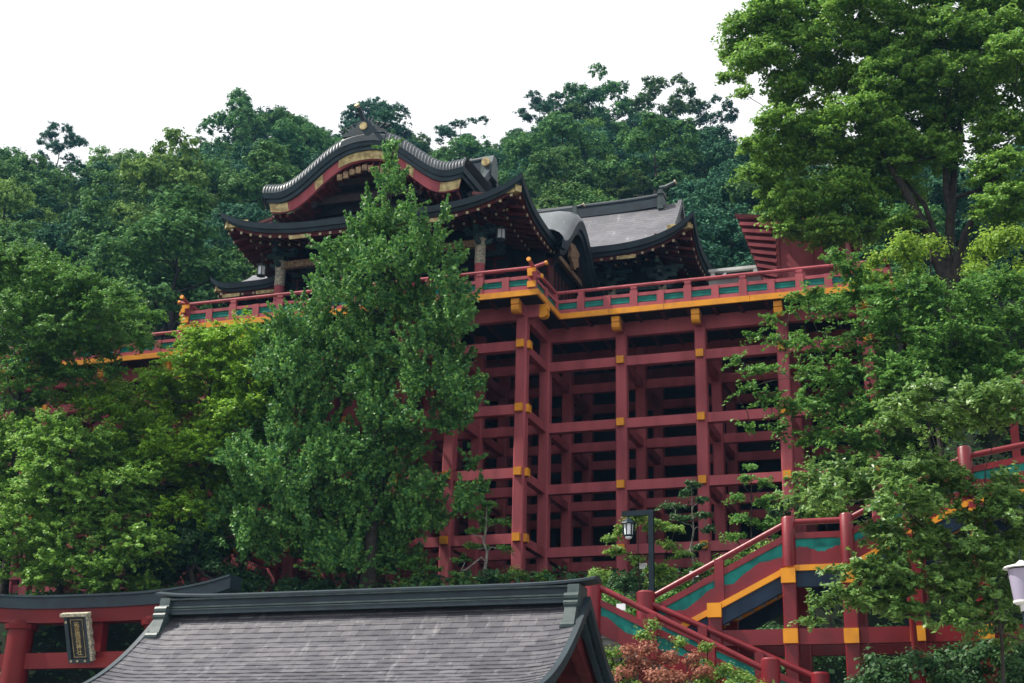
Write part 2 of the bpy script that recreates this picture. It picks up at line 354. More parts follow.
railing((RX0,RF), (RX1,RF), 14, (.45,.55)); railing((RX1,RF), (RX1,RR), 2, (.55,0), skip_first=True); railing((RX0,RF), (RX0,RR), 2, (.55,0), skip_first=True)
railing((RX1,RR), (15.7,RR), 12, first=1); railing((-30.4,RR), (RX0,RR), 12, first=0)
railing((15.7,RR), (15.7,11.5), 8, skip_first=True)
for x in (RX0, RX1):
    m = MB(); m.box(x-.19, x+.19, RF-.22, RF-.16, 2.40, 2.68); m.box(x-.19, x+.19, RF-.24, RF-.17, 3.10, 3.28); m.pieces('corner_block', 'yellow', st)
    m = MB(); m.box(x-.15, x+.15, RF-.15, RF+.15, 2.32, 3.30); m.build('rail_post', 'stage_red', st)
rw = MB(); rw.add([(-32,11.3,-11.5),(15.4,11.3,-11.5),(15.4,4.2,-11.5),(15.7,4.2,-11.5),(15.7,12,-11.5),(-32,12,-11.5),(-32,11.3,1.95),(15.4,11.3,1.95),(15.4,4.2,1.95),(15.7,4.2,1.95),(15.7,12,1.95),(-32,12,1.95)], [(0,5,4,3,2,1),(6,7,8,9,10,11)]+[(i,(i+1)%6,6+(i+1)%6,6+i) for i in range(6)]); rw = rw.build('retaining_wall', 'stone'); tag(rw, 'dark rough stone wall closing the back of the red stage with an added light-blocking return', 'retaining wall')  # kept near black to deepen the gloom; right return added to block light

# ---------------------------------------------------------------- roofs
def irimoya(par, cx, cy, Wx, Wy, ze, H, g, th=.42, up=.6, mat='roof_shingle', bump=None, inset=2.4, curve=.5, hipf=.42, nx=72, ny=60, soffit_rise=.22, rise_dir=None):
    """hip-and-gable roof as one thick shell: top sheet, dark eave edge and rafters below. bump(x,y) adds a swell to the eave"""
    def P(t): return curve*t+(1-curve)*t*t
    def eup(x, y):
        a, b_ = abs(x)/Wx, abs(y)/Wy
        return up*(a**6*b_**1.5*max(0,(b_-.35)/.65)+b_**6*a**1.5*max(0,(a-.35)/.65))*.75
    def top(x, y):
        f = H*P(1-abs(y)/Wy)
        if abs(x) > g:
            f = min(f, H*hipf*1.6*P(min(1, (Wx-abs(x))/(Wx-g))))
        z = ze+f+eup(x, y)
        if bump: z = max(z, bump(x, y))
        return z
    X = sorted(set([round(-Wx+2*Wx*i/nx, 4) for i in range(nx+1)]+[g-.001, g+.001, -g-.001, -g+.001])); Y = [-Wy+2*Wy*i/ny for i in range(ny+1)]
    m = MB(); m.grid([[(cx+x, cy+y, top(x, y)) for x in X] for y in Y]); r = m.build('roof', mat, par, fix=False)
    # eave edge
    m = MB()
    loop = [(x, -Wy) for x in X]+[(Wx, y) for y in Y[1:]]+[(x, Wy) for x in X[::-1][1:]]+[(-Wx, y) for y in Y[::-1][1:]]
    def inn(p, d): return (p[0]*(Wx-d)/Wx, p[1]*(Wy-d)/Wy)
    r0 = [(cx+x, cy+y, top(x,y)+.01) for x, y in loop]; r1 = [(cx+inn((x,y),.05)[0], cy+inn((x,y),.05)[1], top(x,y)-th*.62) for x, y in loop]
    r2 = [(cx+inn((x,y),.14)[0], cy+inn((x,y),.14)[1], top(x,y)-th*.64) for x, y in loop]; r3 = [(cx+inn((x,y),.2)[0], cy+inn((x,y),.2)[1], top(x,y)-th) for x, y in loop]
    m.grid([r0, r1, r2, r3]); m.build('eave_edge', 'copper_dark', r, fix=False)
    m = MB(); r4 = [(cx+inn((x,y),.30)[0], cy+inn((x,y),.30)[1], top(x,y)-th-.02) for x, y in loop]; r5 = [(cx+inn((x,y),.34)[0], cy+inn((x,y),.34)[1], top(x,y)-th-.20) for x, y in loop]
    m.grid([r3, r4, r5]); m.build('eave_board', 'dark_red_wood', r, fix=False)
    m = MB(); r6 = [(cx+inn((x,y),inset)[0], cy+inn((x,y),inset)[1], min(top(x,y), ze+up)-th-.12+soffit_rise*inset) for x, y in loop]
    m.grid([[ (p[0],p[1],p[2]+.03) for p in r5], r6]); m.build('soffit', 'dark_red_wood', r, fix=False)
    # rafters: two tiers with pale ends
    ra = MB(); tips = MB()
    def raf(px, py, dx, dy):
        zt = top(px, py)-th
        p = (cx+px+dx*.30, cy+py+dy*.30, zt-.14); q = (cx+px+dx*inset, cy+py+dy*inset, min(top(px,py), ze+up)-th-.18+soffit_rise*inset)
        ra.bar(p, q, .13, .15); tips.bar((p[0]-dx*.04, p[1]-dy*.04, p[2]), (p[0]+dx*.02, p[1]+dy*.02, p[2]), .12, .12)
        f = .42; p2 = (p[0]+(q[0]-p[0])*f, p[1]+(q[1]-p[1])*f, p[2]+(q[2]-p[2])*f-.24); ra.bar(p2, (q[0], q[1], q[2]-.2), .12, .14); tips.bar((p2[0]-dx*.04, p2[1]-dy*.04, p2[2]), (p2[0]+dx*.02, p2[1]+dy*.02, p2[2]), .10, .10)
    n = int(2*(Wx-.6)/.52)
    for i in range(n+1):
        x = -Wx+.6+i*2*(Wx-.6)/n; raf(x, -Wy, 0, 1)
    n = int(2*(Wy-.6)/.52)
    for i in range(n+1):
        y = -Wy+.6+i*2*(Wy-.6)/n; raf(Wx, y, -1, 0); raf(-Wx, y, 1, 0)
    nf = len(ra.f); ra.add(tips.v, tips.f); ra.build('rafters', 'dark_red_wood', r, second=('rafter_white', nf))
    # gilded corner plates and hip rafters
    hp = MB(); gp = MB()
    for sx in (-1, 1):
        zt = top(sx*Wx, -Wy)-th
        a = (cx+sx*(Wx-.30), cy-Wy+.30, zt-.16); b_ = (cx+sx*(Wx-inset), cy-Wy+inset, zt-.3)
        hp.bar(a, b_, .24, .34); gp.bar((a[0]+sx*.05, a[1]-.05, a[2]), (a[0]-sx*.5, a[1]+.5, a[2]-.02), .30, .40)
        gp.box(min(cx+sx*(Wx-1.45), cx+sx*(Wx-.32)), max(cx+sx*(Wx-1.45), cx+sx*(Wx-.32)), cy-Wy+.24, cy-Wy+.31, zt-.36, zt-.05)
    for sx in (-.45, .45): gp.box(cx+sx*Wx-.5, cx+sx*Wx+.5, cy-Wy+.24, cy-Wy+.31, ze-th-.24, ze-th-.06)
    hp.pieces('hip_rafter', 'dark_red_wood', r); gp.pieces('corner_plate', 'gold', r)
    return r, top
def ridge(par, x0, x1, y, z, h=.7, w=.5, lift=.35, orn=True, ends=(1,1)):
    m = MB(); mid = (x0+x1)/2; n = 12; zt = []
    for i in range(n+1):
        x = x0+(x1-x0)*i/n; t = abs(x-mid)/((x1-x0)/2); zt.append((x, z+lift*t**3))
    for (hw, a, b_) in ((w*.62, -.35, .14), (w*.42, .14, h*.62), (w*.55, h*.62, h*.70), (w*.42, h*.70, h*.86)):
        rowsP = [[(x, y+s*hw, zz+q) for s, q in ((-1,a),(-1,b_),(1,b_),(1,a),(-1,a))] for x, zz in zt]; m.grid(rowsP)
        m.add(rowsP[0][:4], [(0,1,2,3)]); m.add(rowsP[-1][:4], [(3,2,1,0)])
    m.tube([(x, y, zz+h*.93) for x, zz in zt], w*.26, 8); r = m.build('ridge', 'copper_dark', par)
    for k, (e, s) in enumerate(((x0,-1),(x1,1))):
        if not ends[k]: continue
        zz = z+lift; m = MB()
        m.box(e-.16, e+.16, y-.42, y+.42, zz-.55, zz+.12); m.box(e-.13, e+.13, y-.34, y+.34, zz+.12, zz+.62); m.box(e-.17, e+.17, y-.44, y+.44, zz+.34, zz+.46)
        m.tube([(e-s*.1, y, zz+.8), (e+s*.25, y, zz+.84), (e+s*.75, y, zz+1.05)], [.17,.16,.13], 8)
        m.build('ridge_ornament', 'copper_green', r)
        m = MB(); m.tube([(e+s*.75, y, zz+1.05), (e+s*.82, y, zz+1.09)], .16, 10); m.build('ornament_tip', 'rafter_white', r)
    return r
def column(par, x, y, z0, z1, rad=.24):
    m = MB(); m.lathe((x,y,z0), [(rad*1.25,0),(rad*1.25,.25),(rad,.26),(rad,(z1-z0)*.70)], 14); c = m.build('column', 'stage_red', par, smooth=True)
    m = MB(); m.lathe((x,y,z0), [(rad*1.06,(z1-z0)*.70),(rad*1.06,(z1-z0)*.90),(rad*1.15,(z1-z0)*.905),(rad*1.15,z1-z0)], 14); m.build('column_wrap', 'carving', c, smooth=True)
    m = MB()
    zb = z1
    m.box(x-.28, x+.28, y-.28, y+.28, zb, zb+.22); m.bar((x-.75,y,zb+.34), (x+.75,y,zb+.34), .22, .22); m.bar((x,y-.75,zb+.34), (x,y+.4,zb+.34), .22, .22)
    for dx in (-.65, 0, .65): m.box(x+dx-.16, x+dx+.16, y-.16, y+.16, zb+.46, zb+.62)
    for dy in (-.65,): m.box(x-.16, x+.16, y+dy-.16, y+dy+.16, zb+.46, zb+.62)
    m.bar((x-1.1,y,zb+.73), (x+1.1,y,zb+.73), .2, .2); m.bar((x,y-1.2,zb+.73), (x,y+.4,zb+.73), .2, .2)
    m.build('bracket', 'carving_green', c)
    m = MB()   # carved nose heads left and right of the column
    for s in (-1, 1): m.tube([(x+s*.25,y,zb-.25), (x+s*.45,y,zb-.2), (x+s*.62,y,zb-.05)], [.15,.13,.05], 8)
    m.tube([(x,y-.25,zb-.25), (x,y-.5,zb-.2), (x,y-.7,zb-.05)], [.15,.13,.05], 8)
    m.pieces('carved_nose', 'carving_green', c)
    return c
def lantern_hanging(name, loc, label):
    x, y, z = loc; t = thing(name, (x,y,z-.9), label, 'lantern', 'lanterns hanging under the main hall eaves')
    m = MB(); m.tube([(x,y,z+.55),(x,y,z)], .02, 5); m.lathe((x,y,z-.12), [(.02,.12),(.12,.10),(.34,0),(.34,-.04)], 6); m.lathe((x,y,z-.7), [(.12,0),(.24,.04),(.24,.08)], 6)
    for k in range(6):
        a = PI/3*k; m.tube([(x+.22*math.cos(a), y+.22*math.sin(a), z-.64), (x+.22*math.cos(a), y+.22*math.sin(a), z-.16)], .022, 5)
    m.build('lantern_frame', 'copper_green', t)
    m = MB(); m.lathe((x,y,z-.62), [(.19,0),(.19,.46)], 6); m.build('lantern_glass', 'lamp_glass', t)
    return t

# ---- main worship hall
mh = thing('worship_hall', (-7.6, 7, 2.26), 'main shrine hall with a wavy undulating gable and wide dark tiled eaves on the stage', 'shrine hall')
HX, HY, HWX, HWY, HZE = -7.62, 6.6, 7.77, 6.6, 7.35
def hb(x, y):
    # swell of the right-hand eave over the side porch
    u = (y-(8.2-HY))/3.3
    if x < HWX-4.5 or abs(u) > 1: return -99
    return 7.1+2.25*(.5+.5*math.cos(PI*u))
roof, top = irimoya(mh, HX, HY, HWX, HWY, HZE, 4.9, 3.7, th=.45, up=.75, bump=hb, inset=2.6)
ridge(mh, HX-3.7, HX+3.6, HY, HZE+4.95, .5, .5, .1, ends=(0,0))
m = MB(); x = HX+3.75; m.prism([(HY-.5,HZE+4.3),(HY+.5,HZE+4.3),(HY+.42,HZE+5.1),(HY+.2,HZE+5.55),(HY-.2,HZE+5.55),(HY-.42,HZE+5.1)], 'x', x-.35, x+.25); m.build('ridge_ornament', 'copper_green', mh)
m = MB()   # gable infill left and right
for s in (-1, 1):
    x = HX+s*3.6; m.prism([(HY-3.2, HZE+1.6), (HY+3.2, HZE+1.6), (HY, HZE+4.0)], 'x', x-.05, x+.05)
m.pieces('gable_wall', 'dark_red_wood', mh)
m = MB()
for s in (-1, 1):
    for k in (-1, 1):
        pts = [(HX+s*3.8, HY+k*HWY*(1-t), HZE+4.9*(.5*t+.5*t*t)+.02) for t in np.linspace(.48, 1, 8)]
        m = MB()
        for a, b_ in zip(pts[:-1], pts[1:]): m.bar(a, b_, .28, .36)
        m.build('verge', 'copper_dark', mh)
m = MB(); m.tube([(HX+3.7, HY-.48, HZE+5.05), (HX+3.7, HY-.60, HZE+5.05)], .22, 14); m.build('gable_crest', 'gold', mh)
# undulating front gable
KX, KW, KH, KZ, KY0, KY1 = -8.2, 5.28, 2.25, 9.32, .6, 5.2
def kz(u): return KZ+KH*(.5+.5*math.cos(PI*min(1, abs(u)/.87)**1.2))+.14*abs(u)**7
us = np.linspace(-1, 1, 61)
def kgrid(dz0, dz1, y0, y1, w0=1, w1=1):
    m = MB(); A = [(KX+KW*u*w0, kz(u)+dz0) for u in us]; B = [(KX+KW*u*w1, kz(u)+dz1) for u in us]
    m.grid([[(x,y0,z) for x,z in A],[(x,y1,z) for x,z in B]]); return m
m = MB(); ny = 40
R_ = []
BANDP = [(-.01,.0),(.01,.20),(.08,.38),(.24,.54),(.5,.62),(1.0,.66),(KY1-KY0,.66),(KY1-KY0+.02,-1.2)]
m.grid([[(KX+KW*u, KY0+dy, kz(u)+dz) for u in us] for dy, dz in BANDP]); kr = m.build('undulating_gable', 'roof_silver', mh, smooth=True, fix=False)
m = MB()
for i in range(66):     # rolled cover tiles wrapping over the wavy edge
    u = -.985+1.97*i/65
    if abs(u) >= .17: m.tube([(KX+KW*u, KY0+dy-.02, kz(u)+dz+.012) for dy, dz in BANDP[:6]], .03, 6)
    if i == 32 or i == 65: m.build('edge_tiles', 'roof_silver', kr, smooth=True); m = MB()
m = MB(); U = np.linspace(-.22, .22, 9)
m.grid([[(KX+KW*u, KY0+dy, kz(u)+dz) for u in U] for dy, dz in ((-.06,-.05),(-.06,.28),(.0,.40),(.25,.58),(1.2,.70))]); m.build('peak_saddle', 'copper_dark', kr, fix=False)
m = MB(); m.grid([[(KX+KW*u, KY0-.02, kz(u)+.02) for u in us],[(KX+KW*u*.99, KY0+.05, kz(u)-.25) for u in us],[(KX+KW*u*.985, KY0+.14, kz(u)-.26) for u in us],[(KX+KW*u*.97, KY0+.16, kz(u)-.44) for u in us],[(KX+KW*u*.96, KY0+.35, kz(u)-.44) for u in us]])
for s in (-1, 1):
    x = KX+s*KW; z = kz(1)
    m.grid([[(x, y, z+.02) for y in (KY0, KY1)],[(x-s*.05, y, z-.25) for y in (KY0, KY1)],[(x-s*.14, y, z-.26) for y in (KY0, KY1)],[(x-s*.18, y, z-.44) for y in (KY0, KY1)]])
m.build('gable_edge', 'copper_dark', kr, fix=False)
m = MB(); m.grid([[(KX+KW*u*.955, KY0+.30, kz(u)-.43) for u in us],[(KX+KW*u*.93, KY0+.34, kz(u)-.92) for u in us],[(KX+KW*u*.93, KY0+.46, kz(u)-.92) for u in us]]); m.build('barge_board', 'stage_red', kr, fix=False)
m = MB()
def plate(u0, u1, d0=-.45, d1=-.90):
    U = np.linspace(u0, u1, 7); m.grid([[(KX+KW*u*.95, KY0+.27, kz(u)+d0) for u in U],[(KX+KW*u*.93, KY0+.31, kz(u)+d1) for u in U]])
plate(-1, -.80); plate(.80, 1); plate(-.52, -.44); plate(.44, .52)
m.pieces('gilt_plate', 'gold', kr, fix=False)
m = MB()
for k in range(9):
    x = KX-1.3+k*.325; zt = KZ+KH-1.15-.13*abs(k-4)**1.2*.5; m.box(x-.13, x+.13, KY0+.28, KY0+.40, zt-.28-.05*(k%2), zt)
m.build('gable_carving', 'carving_brown', kr)
m = MB(); U = np.linspace(-.26, .26, 9); m.grid([[(KX+KW*u, KY0+.24, kz(u)-.45) for u in U],[(KX+KW*u, KY0+.26, kz(u)-.88) for u in U]]); m.build('gilt_frieze', 'gold', kr, fix=False)
m = MB()
m.grid([[(KX+KW*u*.93, KY0+.5, kz(u)-.95) for u in us],[(KX+KW*u*.86, KY0+3.2, min(kz(u)-1.1, 10.9)-.25) for u in us]]); m.build('gable_soffit', 'dark_red_wood', kr, fix=False)
m = MB()
for i in range(27):
    u = -.96+1.92*i/26; m.bar((KX+KW*u*.95, KY0+.45, kz(u)-1.05), (KX+KW*u*.86, KY0+3.0, min(kz(u)-1.1, 10.9)-.3), .10, .16)
m.build('gable_rafters', 'dark_red_wood', kr)
m = MB(); m.prism([(KX-4.6, 8.6), (KX+4.6, 8.6), (KX+3.4, 9.5), (KX+1.8, 10.5), (KX, 10.9), (KX-1.8, 10.5), (KX-3.4, 9.5)], 'y', KY0+1.5, KY0+1.7); m.build('gable_panel', 'interior', kr)
m = MB(); m.bar((KX-3.6, KY0+1.2, 9.15), (KX+3.6, KY0+1.2, 9.15), .34, .4); m.bar((KX-2.3, KY0+1.2, 10.0), (KX+2.3, KY0+1.2, 10.0), .3, .34); m.bar((KX-3.9,KY0+.75,10.0),(KX-2.7,KY0+.9,8.75),.34,.3); m.bar((KX+3.9,KY0+.75,10.0),(KX+2.7,KY0+.9,8.75),.34,.3); m.build('gable_beam', 'dark_wood', kr)
# crest on the gable's peak
m = MB(); zc = KZ+KH+.50
m.prism([(KX-1.1,zc-.2),(KX+1.1,zc-.2),(KX+1.05,zc+.0),(KX+.8,zc+.03),(KX+.72,zc+.2),(KX+.45,zc+.22),(KX+.36,zc+.5),(KX+.12,zc+.56),(KX-.12,zc+.56),(KX-.36,zc+.5),(KX-.45,zc+.22),(KX-.72,zc+.2),(KX-.8,zc+.03),(KX-1.05,zc+.0)], 'y', KY0-.05, KY0+.35)
for s in (-1, 1):
    for k in range(3): m.tube([(KX+s*(.5+.3*k), KY0+.1, zc+.12), (KX+s*(.72+.3*k), KY0+.1, zc+.42-.1*k), (KX+s*(.52+.3*k), KY0+.1, zc+.5-.1*k)], [.1,.09,.05], 6)
m.tube([(KX-.05, KY0+.2, zc+.4), (KX-.15, KY0-.1, zc+.9), (KX-.2, KY0-.35, zc+1.15)], [.12,.11,.10], 8)
for k in (-1, 0, 1): m.tube([(KX+k*.16+.1, KY0+.2, zc+.5), (KX+k*.22+.15, KY0+.2, zc+.85)], [.09,.04], 6)
m.build('ridge_ornament', 'copper_dark', kr)
m = MB(); m.tube([(KX, KY0-.12, zc+.24), (KX, KY0-.04, zc+.24)], .20, 14); m.tube([(KX-.22, KY0-.42, zc+1.18), (KX-.24, KY0-.5, zc+1.23)], .13, 10); m.pieces('crest_disc', 'gold', kr)
# body of the hall
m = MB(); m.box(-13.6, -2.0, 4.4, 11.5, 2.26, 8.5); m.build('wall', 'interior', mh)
m = MB()
for k in range(12):
    x = -13.2+k*.96; m.box(x-.06, x+.06, 4.30, 4.40, 2.4, 6.2)
for z in (3.4, 4.4, 5.4, 6.2): m.box(-13.5, -2.1, 4.27, 4.33, z, z+.09)
m.build('lattice', 'dark_red_wood', mh)
m = MB(); m.box(-13.5, -2.1, 4.2, 4.34, 6.4, 7.0); m.pieces('transom_carving', 'carving_green', mh)
for x in (-13.2, -9.7, -6.2, -2.72): column(mh, x, 2.5, 2.26, 6.55)
m = MB(); m.box(-13.2, -2.7, 2.36, 2.64, 6.15, 6.5); m.box(-13.2, -2.7, 2.30, 2.70, 7.25, 7.45); m.build('tie_beam', 'carving_brown', mh)
m = MB()
for x in (-13.2, -9.7, -6.2, -2.72): m.bar((x, 2.6, 6.3), (x, 4.4, 6.9), .22, .4)
m.pieces('rainbow_beam', 'dark_red_wood', mh)
# side porch with its own ridge
py = 8.2
m = MB(); m.grid([[(x, py+3.3*u, 7.1+2.25*(.5+.5*math.cos(PI*u))+.03+dz) for u in np.linspace(-1, 1, 31)] for x, dz in ((-4.5,.70),(-.5,.70),(.1,.58),(.4,.40),(.58,.18),(.63,0))]); pr_ = m.build('side_porch_roof', 'roof_silver', mh, smooth=True, fix=False)
m = MB(); U = np.linspace(-1.05, 1.12, 33)
def pz(u): return 7.1+2.25*(.5+.5*math.cos(PI*min(1,abs(u))))-(.9*max(0,abs(u)-1) if u < 0 else 2.5*max(0,u-1))
m.grid([[(.63, py+3.3*u, pz(u)+.04) for u in U],[(.58, py+3.3*u, pz(u)-.40) for u in U],[(.48, py+3.3*u*.99, pz(u)-.42) for u in U],[(.45, py+3.3*u*.97, pz(u)-.66) for u in U],[(.1, py+3.3*u*.95, pz(u)-.68) for u in U]])
m.build('porch_edge', 'copper_dark', pr_, fix=False)
m = MB(); m.grid([[(.12, py+3.3*u*.93, pz(u)-.62) for u in np.linspace(-1,1,21)],[(-.1, py+3.3*u*.9, pz(u)-1.1) for u in np.linspace(-1,1,21)]]); m.build('porch_barge_board', 'dark_wood', pr_, fix=False)
m = MB(); m.prism([(py-.1,6.9),(py+.1,6.9),(py+.35,7.15),(py+.75,7.3),(py+.6,7.7),(py+.9,8.05),(py,8.2),(py-.9,8.05),(py-.6,7.7),(py-.75,7.3),(py-.35,7.15)], 'x', .05, .2); m.build('porch_carving', 'carving_brown', pr_)
m = MB(); m.prism([(py-2.2,6.75),(py+2.2,6.75),(py+2.0,7.0),(py-2.0,7.0)], 'x', -.2, .0); m.build('porch_beam', 'carving_brown', pr_)
m = MB(); m.bar((-3.2, py, 10.10), (.25, py, 10.10), .34, .20); m.tube([(-3.2,py,10.24),(.2,py,10.25),(.62,py,10.36)], [.10,.10,.09], 8); m.build('porch_ridge', 'copper_dark', pr_)
m = MB(); m.box(.12, .34, py-.26, py+.26, 9.75, 10.3); m.build('ridge_ornament', 'copper_green', pr_)
m = MB(); m.tube([(.62,py,10.36),(.69,py,10.38)], .11, 10); m.build('ornament_tip', 'rafter_white', pr_)
for y in (5.6, 10.8): 
    m = MB(); m.lathe((-.3,y,2.26), [(.22,0),(.22,4.2)], 12); m.build('porch_column', 'dark_red_wood', pr_)
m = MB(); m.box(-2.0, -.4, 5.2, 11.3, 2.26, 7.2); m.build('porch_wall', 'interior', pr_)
m = MB()
for k in range(9): m.box(-.40, -.36, 5.6+k*.62, 5.78+k*.62, 3.2, 6.3)
m.pieces('porch_lattice', 'dark_red_wood', pr_)
lantern_hanging('hanging_lantern', (-1.75, 2.6, 7.1), 'white hexagonal lantern under the right eave of the main hall')
lantern_hanging('hanging_lantern', (-14.1, 2.2, 6.45), 'white hexagonal lantern under the left eave of the main hall')

# small roof at the hall's left side
cr = thing('side_corridor', (-15.5, 6, 2.26), 'low corridor roof with upturned dark eave at the left side of the main hall', 'corridor')
irimoya(cr, -15.9, 6.2, 2.15, 2.3, 6.35, 1.3, 1.0, th=.42, up=.35, inset=1.2, nx=20, ny=20)
m = MB(); m.box(-17, -13.7, 5, 7.6, 2.26, 6.6); m.build('wall', 'interior', cr)

# ---- rear sanctuary
rh = thing('rear_sanctuary', (0, 14, 2.26), 'rear shrine hall with a pale shingled roof and long ridge behind the main hall', 'shrine hall')
RXc, RYc, RWx, RWy, RZ = -.6, 14.2, 6.55, 4.3, 8.75
roof2, top2 = irimoya(rh, RXc, RYc, RWx, RWy, RZ, 3.9, 4.9, th=.5, up=.95, inset=2.2, curve=.45, hipf=.36)
ridge(rh, RXc-4.8, RXc+3.9, RYc, RZ+3.95, .46, .45, .12)
m = MB()
for s in (-1, 1):
    for k in (-1, 1):
        pts = [(RXc+s*4.93, RYc+k*RWy*(1-t), RZ+3.9*(.45*t+.55*t*t)+.04) for t in np.linspace(.45, 1, 8)]
        m = MB()
        for a, b_ in zip(pts[:-1], pts[1:]): m.bar(a, b_, .22, .30)
        m.build('verge', 'roof_shingle', rh)
m = MB()
for s in (-1, 1): m.prism([(RYc-1.8, RZ+1.3), (RYc+1.8, RZ+1.3), (RYc, RZ+3.2)], 'x', RXc+s*4.8-.05, RXc+s*4.8+.05)
m.pieces('gable_wall', 'dark_red_wood', rh)
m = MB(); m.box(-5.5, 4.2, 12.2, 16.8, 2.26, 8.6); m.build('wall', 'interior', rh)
for x in (-1.4, 1.1, 3.8): column(rh, x, 12.0, 2.26, 7.3, .2)
m = MB(); m.box(-5.5, 4.2, 11.9, 12.14, 6.9, 7.25); m.box(-5.4, 4.1, 12.1, 12.2, 5.6, 5.9); m.build('tie_beam', 'carving_green', rh)
m = MB()
for k in range(10): m.box(-5.3+k*.98, -4.75+k*.98, 12.1, 12.19, 6.0, 6.7)
m.pieces('transom_carving', 'carving_green', rh)

# ---- red storehouse with slatted flare
rb = thing('red_storehouse', (11.9, 9, 2.26), 'plain dark red building with a slatted leaning screen behind the right railing', 'storehouse')
m = MB(); m.box(10.3, 13.5, 8.0, 11.4, 2.26, 7.65); m.build('wall', 'stage_red', rb)
m = MB(); m.box(10.28, 10.42, 7.93, 8.0, 2.26, 7.6); m.box(11.9, 12.0, 7.95, 8.0, 2.26, 7.5); m.box(13.38, 13.53, 7.93, 8.0, 2.26, 7.6); m.box(10.44, 13.36, 7.92, 8.0, 7.4, 7.6); m.build('batten', 'stage_red', rb)
m = MB(); m.box(10.1, 13.8, 7.6, 11.7, 7.65, 7.8); m.box(9.95, 14.0, 7.4, 11.9, 7.8, 7.95); m.build('roof', 'stage_red', rb)
scn = MB(); n = 11
for k in range(n):
    t = k/(n-1); z = 4.6+3.75*t; x0 = 9.75-1.3*t
    scn.bar((x0, 7.9, z+.25), (10.3, 7.95, z), .16, .17)
sl = scn.build('slatted_screen', 'stage_red', rb)
m = MB(); m.add([(9.8,8.02,4.4),(10.32,8.04,4.4),(10.32,8.04,8.3),(8.45,8.02,8.6)], [(0,1,2,3)]); m.add([(9.8,8.12,4.4),(10.32,8.12,4.4),(10.32,8.12,8.3),(8.45,8.12,8.6)], [(0,1,2,3)]); m.bar((8.38,7.9,8.68),(10.3,7.95,8.32),.22,.16); m.build('screen_back', 'dark_red_wood', rb)
lw = thing('low_pale_wall', (7.6, 12, 2.26), 'low pale coping of a wall between the rear hall and the red storehouse', 'wall')
m = MB(); m.box(6.2, 9.4, 12.0, 12.3, 2.26, 7.1); m.build('wall', 'concrete', lw); m = MB(); m.box(6.1, 9.5, 11.9, 12.4, 7.1, 7.25); m.build('coping', 'pale_board', lw)
m = MB(); m.box(6.1, 8.7, 12.5, 12.8, 7.75, 7.9); m.box(6.2, 6.4, 12.55, 12.75, 2.26, 7.75); m.box(8.4, 8.6, 12.55, 12.75, 2.26, 7.75); m.build('rail', 'pale_board', lw)

# ---------------------------------------------------------------- gate hall roof in front
gh = thing('gate_hall', (4.7, -24, -21.8), 'front gate hall with a broad weathered grey shingled roof and banded copper ridge', 'gate hall')
GX0, GX1, GYR, GZR, TL = -1.0, 10.25, -24.0, -14.93, 4.4
def gslope(t):     # t metres out from the ridge: steep near the top, easing to the eave
    return GZR-(1.0*t-.09*t*t)
gm = bpy.data.meshes.new('roof'); V = []; Fc = []; UVs = []
def add_slope(sgn):
    rows_n = 26; dt = TL/rows_n; nx = 60; base = len(V)
    for r_ in range(rows_n):
        for (t, dz) in ((r_*dt, 0.0), ((r_+1)*dt, .022)):
            for i in range(nx+1):
                x = GX0+(GX1-GX0)*i/nx
                e = max(0, abs((x-(GX0+GX1)/2))-(GX1-GX0)/2+.9)/.9      # edge rolls up towards the verge
                fl = .12*(t/TL)**2*(abs(x-(GX0+GX1)/2)/5.8)**3
                jit = .006*math.sin(i*2.1+r_*1.7)
                V.append((x, GYR+sgn*t, gslope(t)+dz+.09*e**2+fl+jit)); UVs.append((x, (rows_n-t/dt)*.20+.003))
    w = nx+1
    for r_ in range(rows_n):
        a = base+2*r_*w
        for i in range(nx): Fc.append((a+i, a+i+1, a+w+i+1, a+w+i) if sgn < 0 else (a+i, a+w+i, a+w+i+1, a+i+1))
        if r_ < rows_n-1:
            for i in range(nx): Fc.append((a+w+i, a+w+i+1, a+2*w+i+1, a+2*w+i) if sgn < 0 else (a+w+i, a+2*w+i, a+2*w+i+1, a+w+i+1))
add_slope(-1); add_slope(1)
gm.from_pydata(V, [], Fc); gm.materials.append(MATS['roof_gate']); ul = gm.uv_layers.new(name='UVMap')
li = np.zeros(len(gm.loops), dtype=np.int32); gm.loops.foreach_get('vertex_index', li); ul.data.foreach_set('uv', np.array(UVs)[li].ravel())
go = bpy.data.objects.new('roof', gm); col.objects.link(go); go.parent = gh; go.location = -world_loc(gh)
def verge(x, w, dz0, dz1, mat, name, off=0):
    m = MB(); T = np.linspace(0, TL, 24)
    for sgn in (-1, 1):
        zc_ = lambda t: gslope(t)+.12*(t/TL)**2
        m.grid([[(x-w, GYR+sgn*t, zc_(t)+dz0) for t in T],[(x+w, GYR+sgn*t, zc_(t)+dz0) for t in T],[(x+w, GYR+sgn*t, zc_(t)-dz1) for t in T],[(x-w, GYR+sgn*t, zc_(t)-dz1) for t in T],[(x-w, GYR+sgn*t, zc_(t)+dz0) for t in T]])
    return m.pieces(name, mat, go, fix=False)
verge(GX1+.03, .07, .12, .12, 'copper_dark', 'verge_cap'); verge(GX0-.03, .07, .12, .12, 'copper_dark', 'verge_cap')
verge(GX1-.12, .05, -.17, .36, 'copper_dark', 'barge_board'); verge(GX0+.12, .05, -.17, .36, 'copper_dark', 'barge_board')
m = MB()
for sgn in (-1, 1):
    T = np.linspace(0, 4.2, 10)
    m.grid([[(GX0+.3, GYR+sgn*t, gslope(t)-.28) for t in T],[(GX1-.3, GYR+sgn*t, gslope(t)-.28) for t in T]])
m.build('soffit', 'dark_red_wood', go, fix=False)
m = MB()
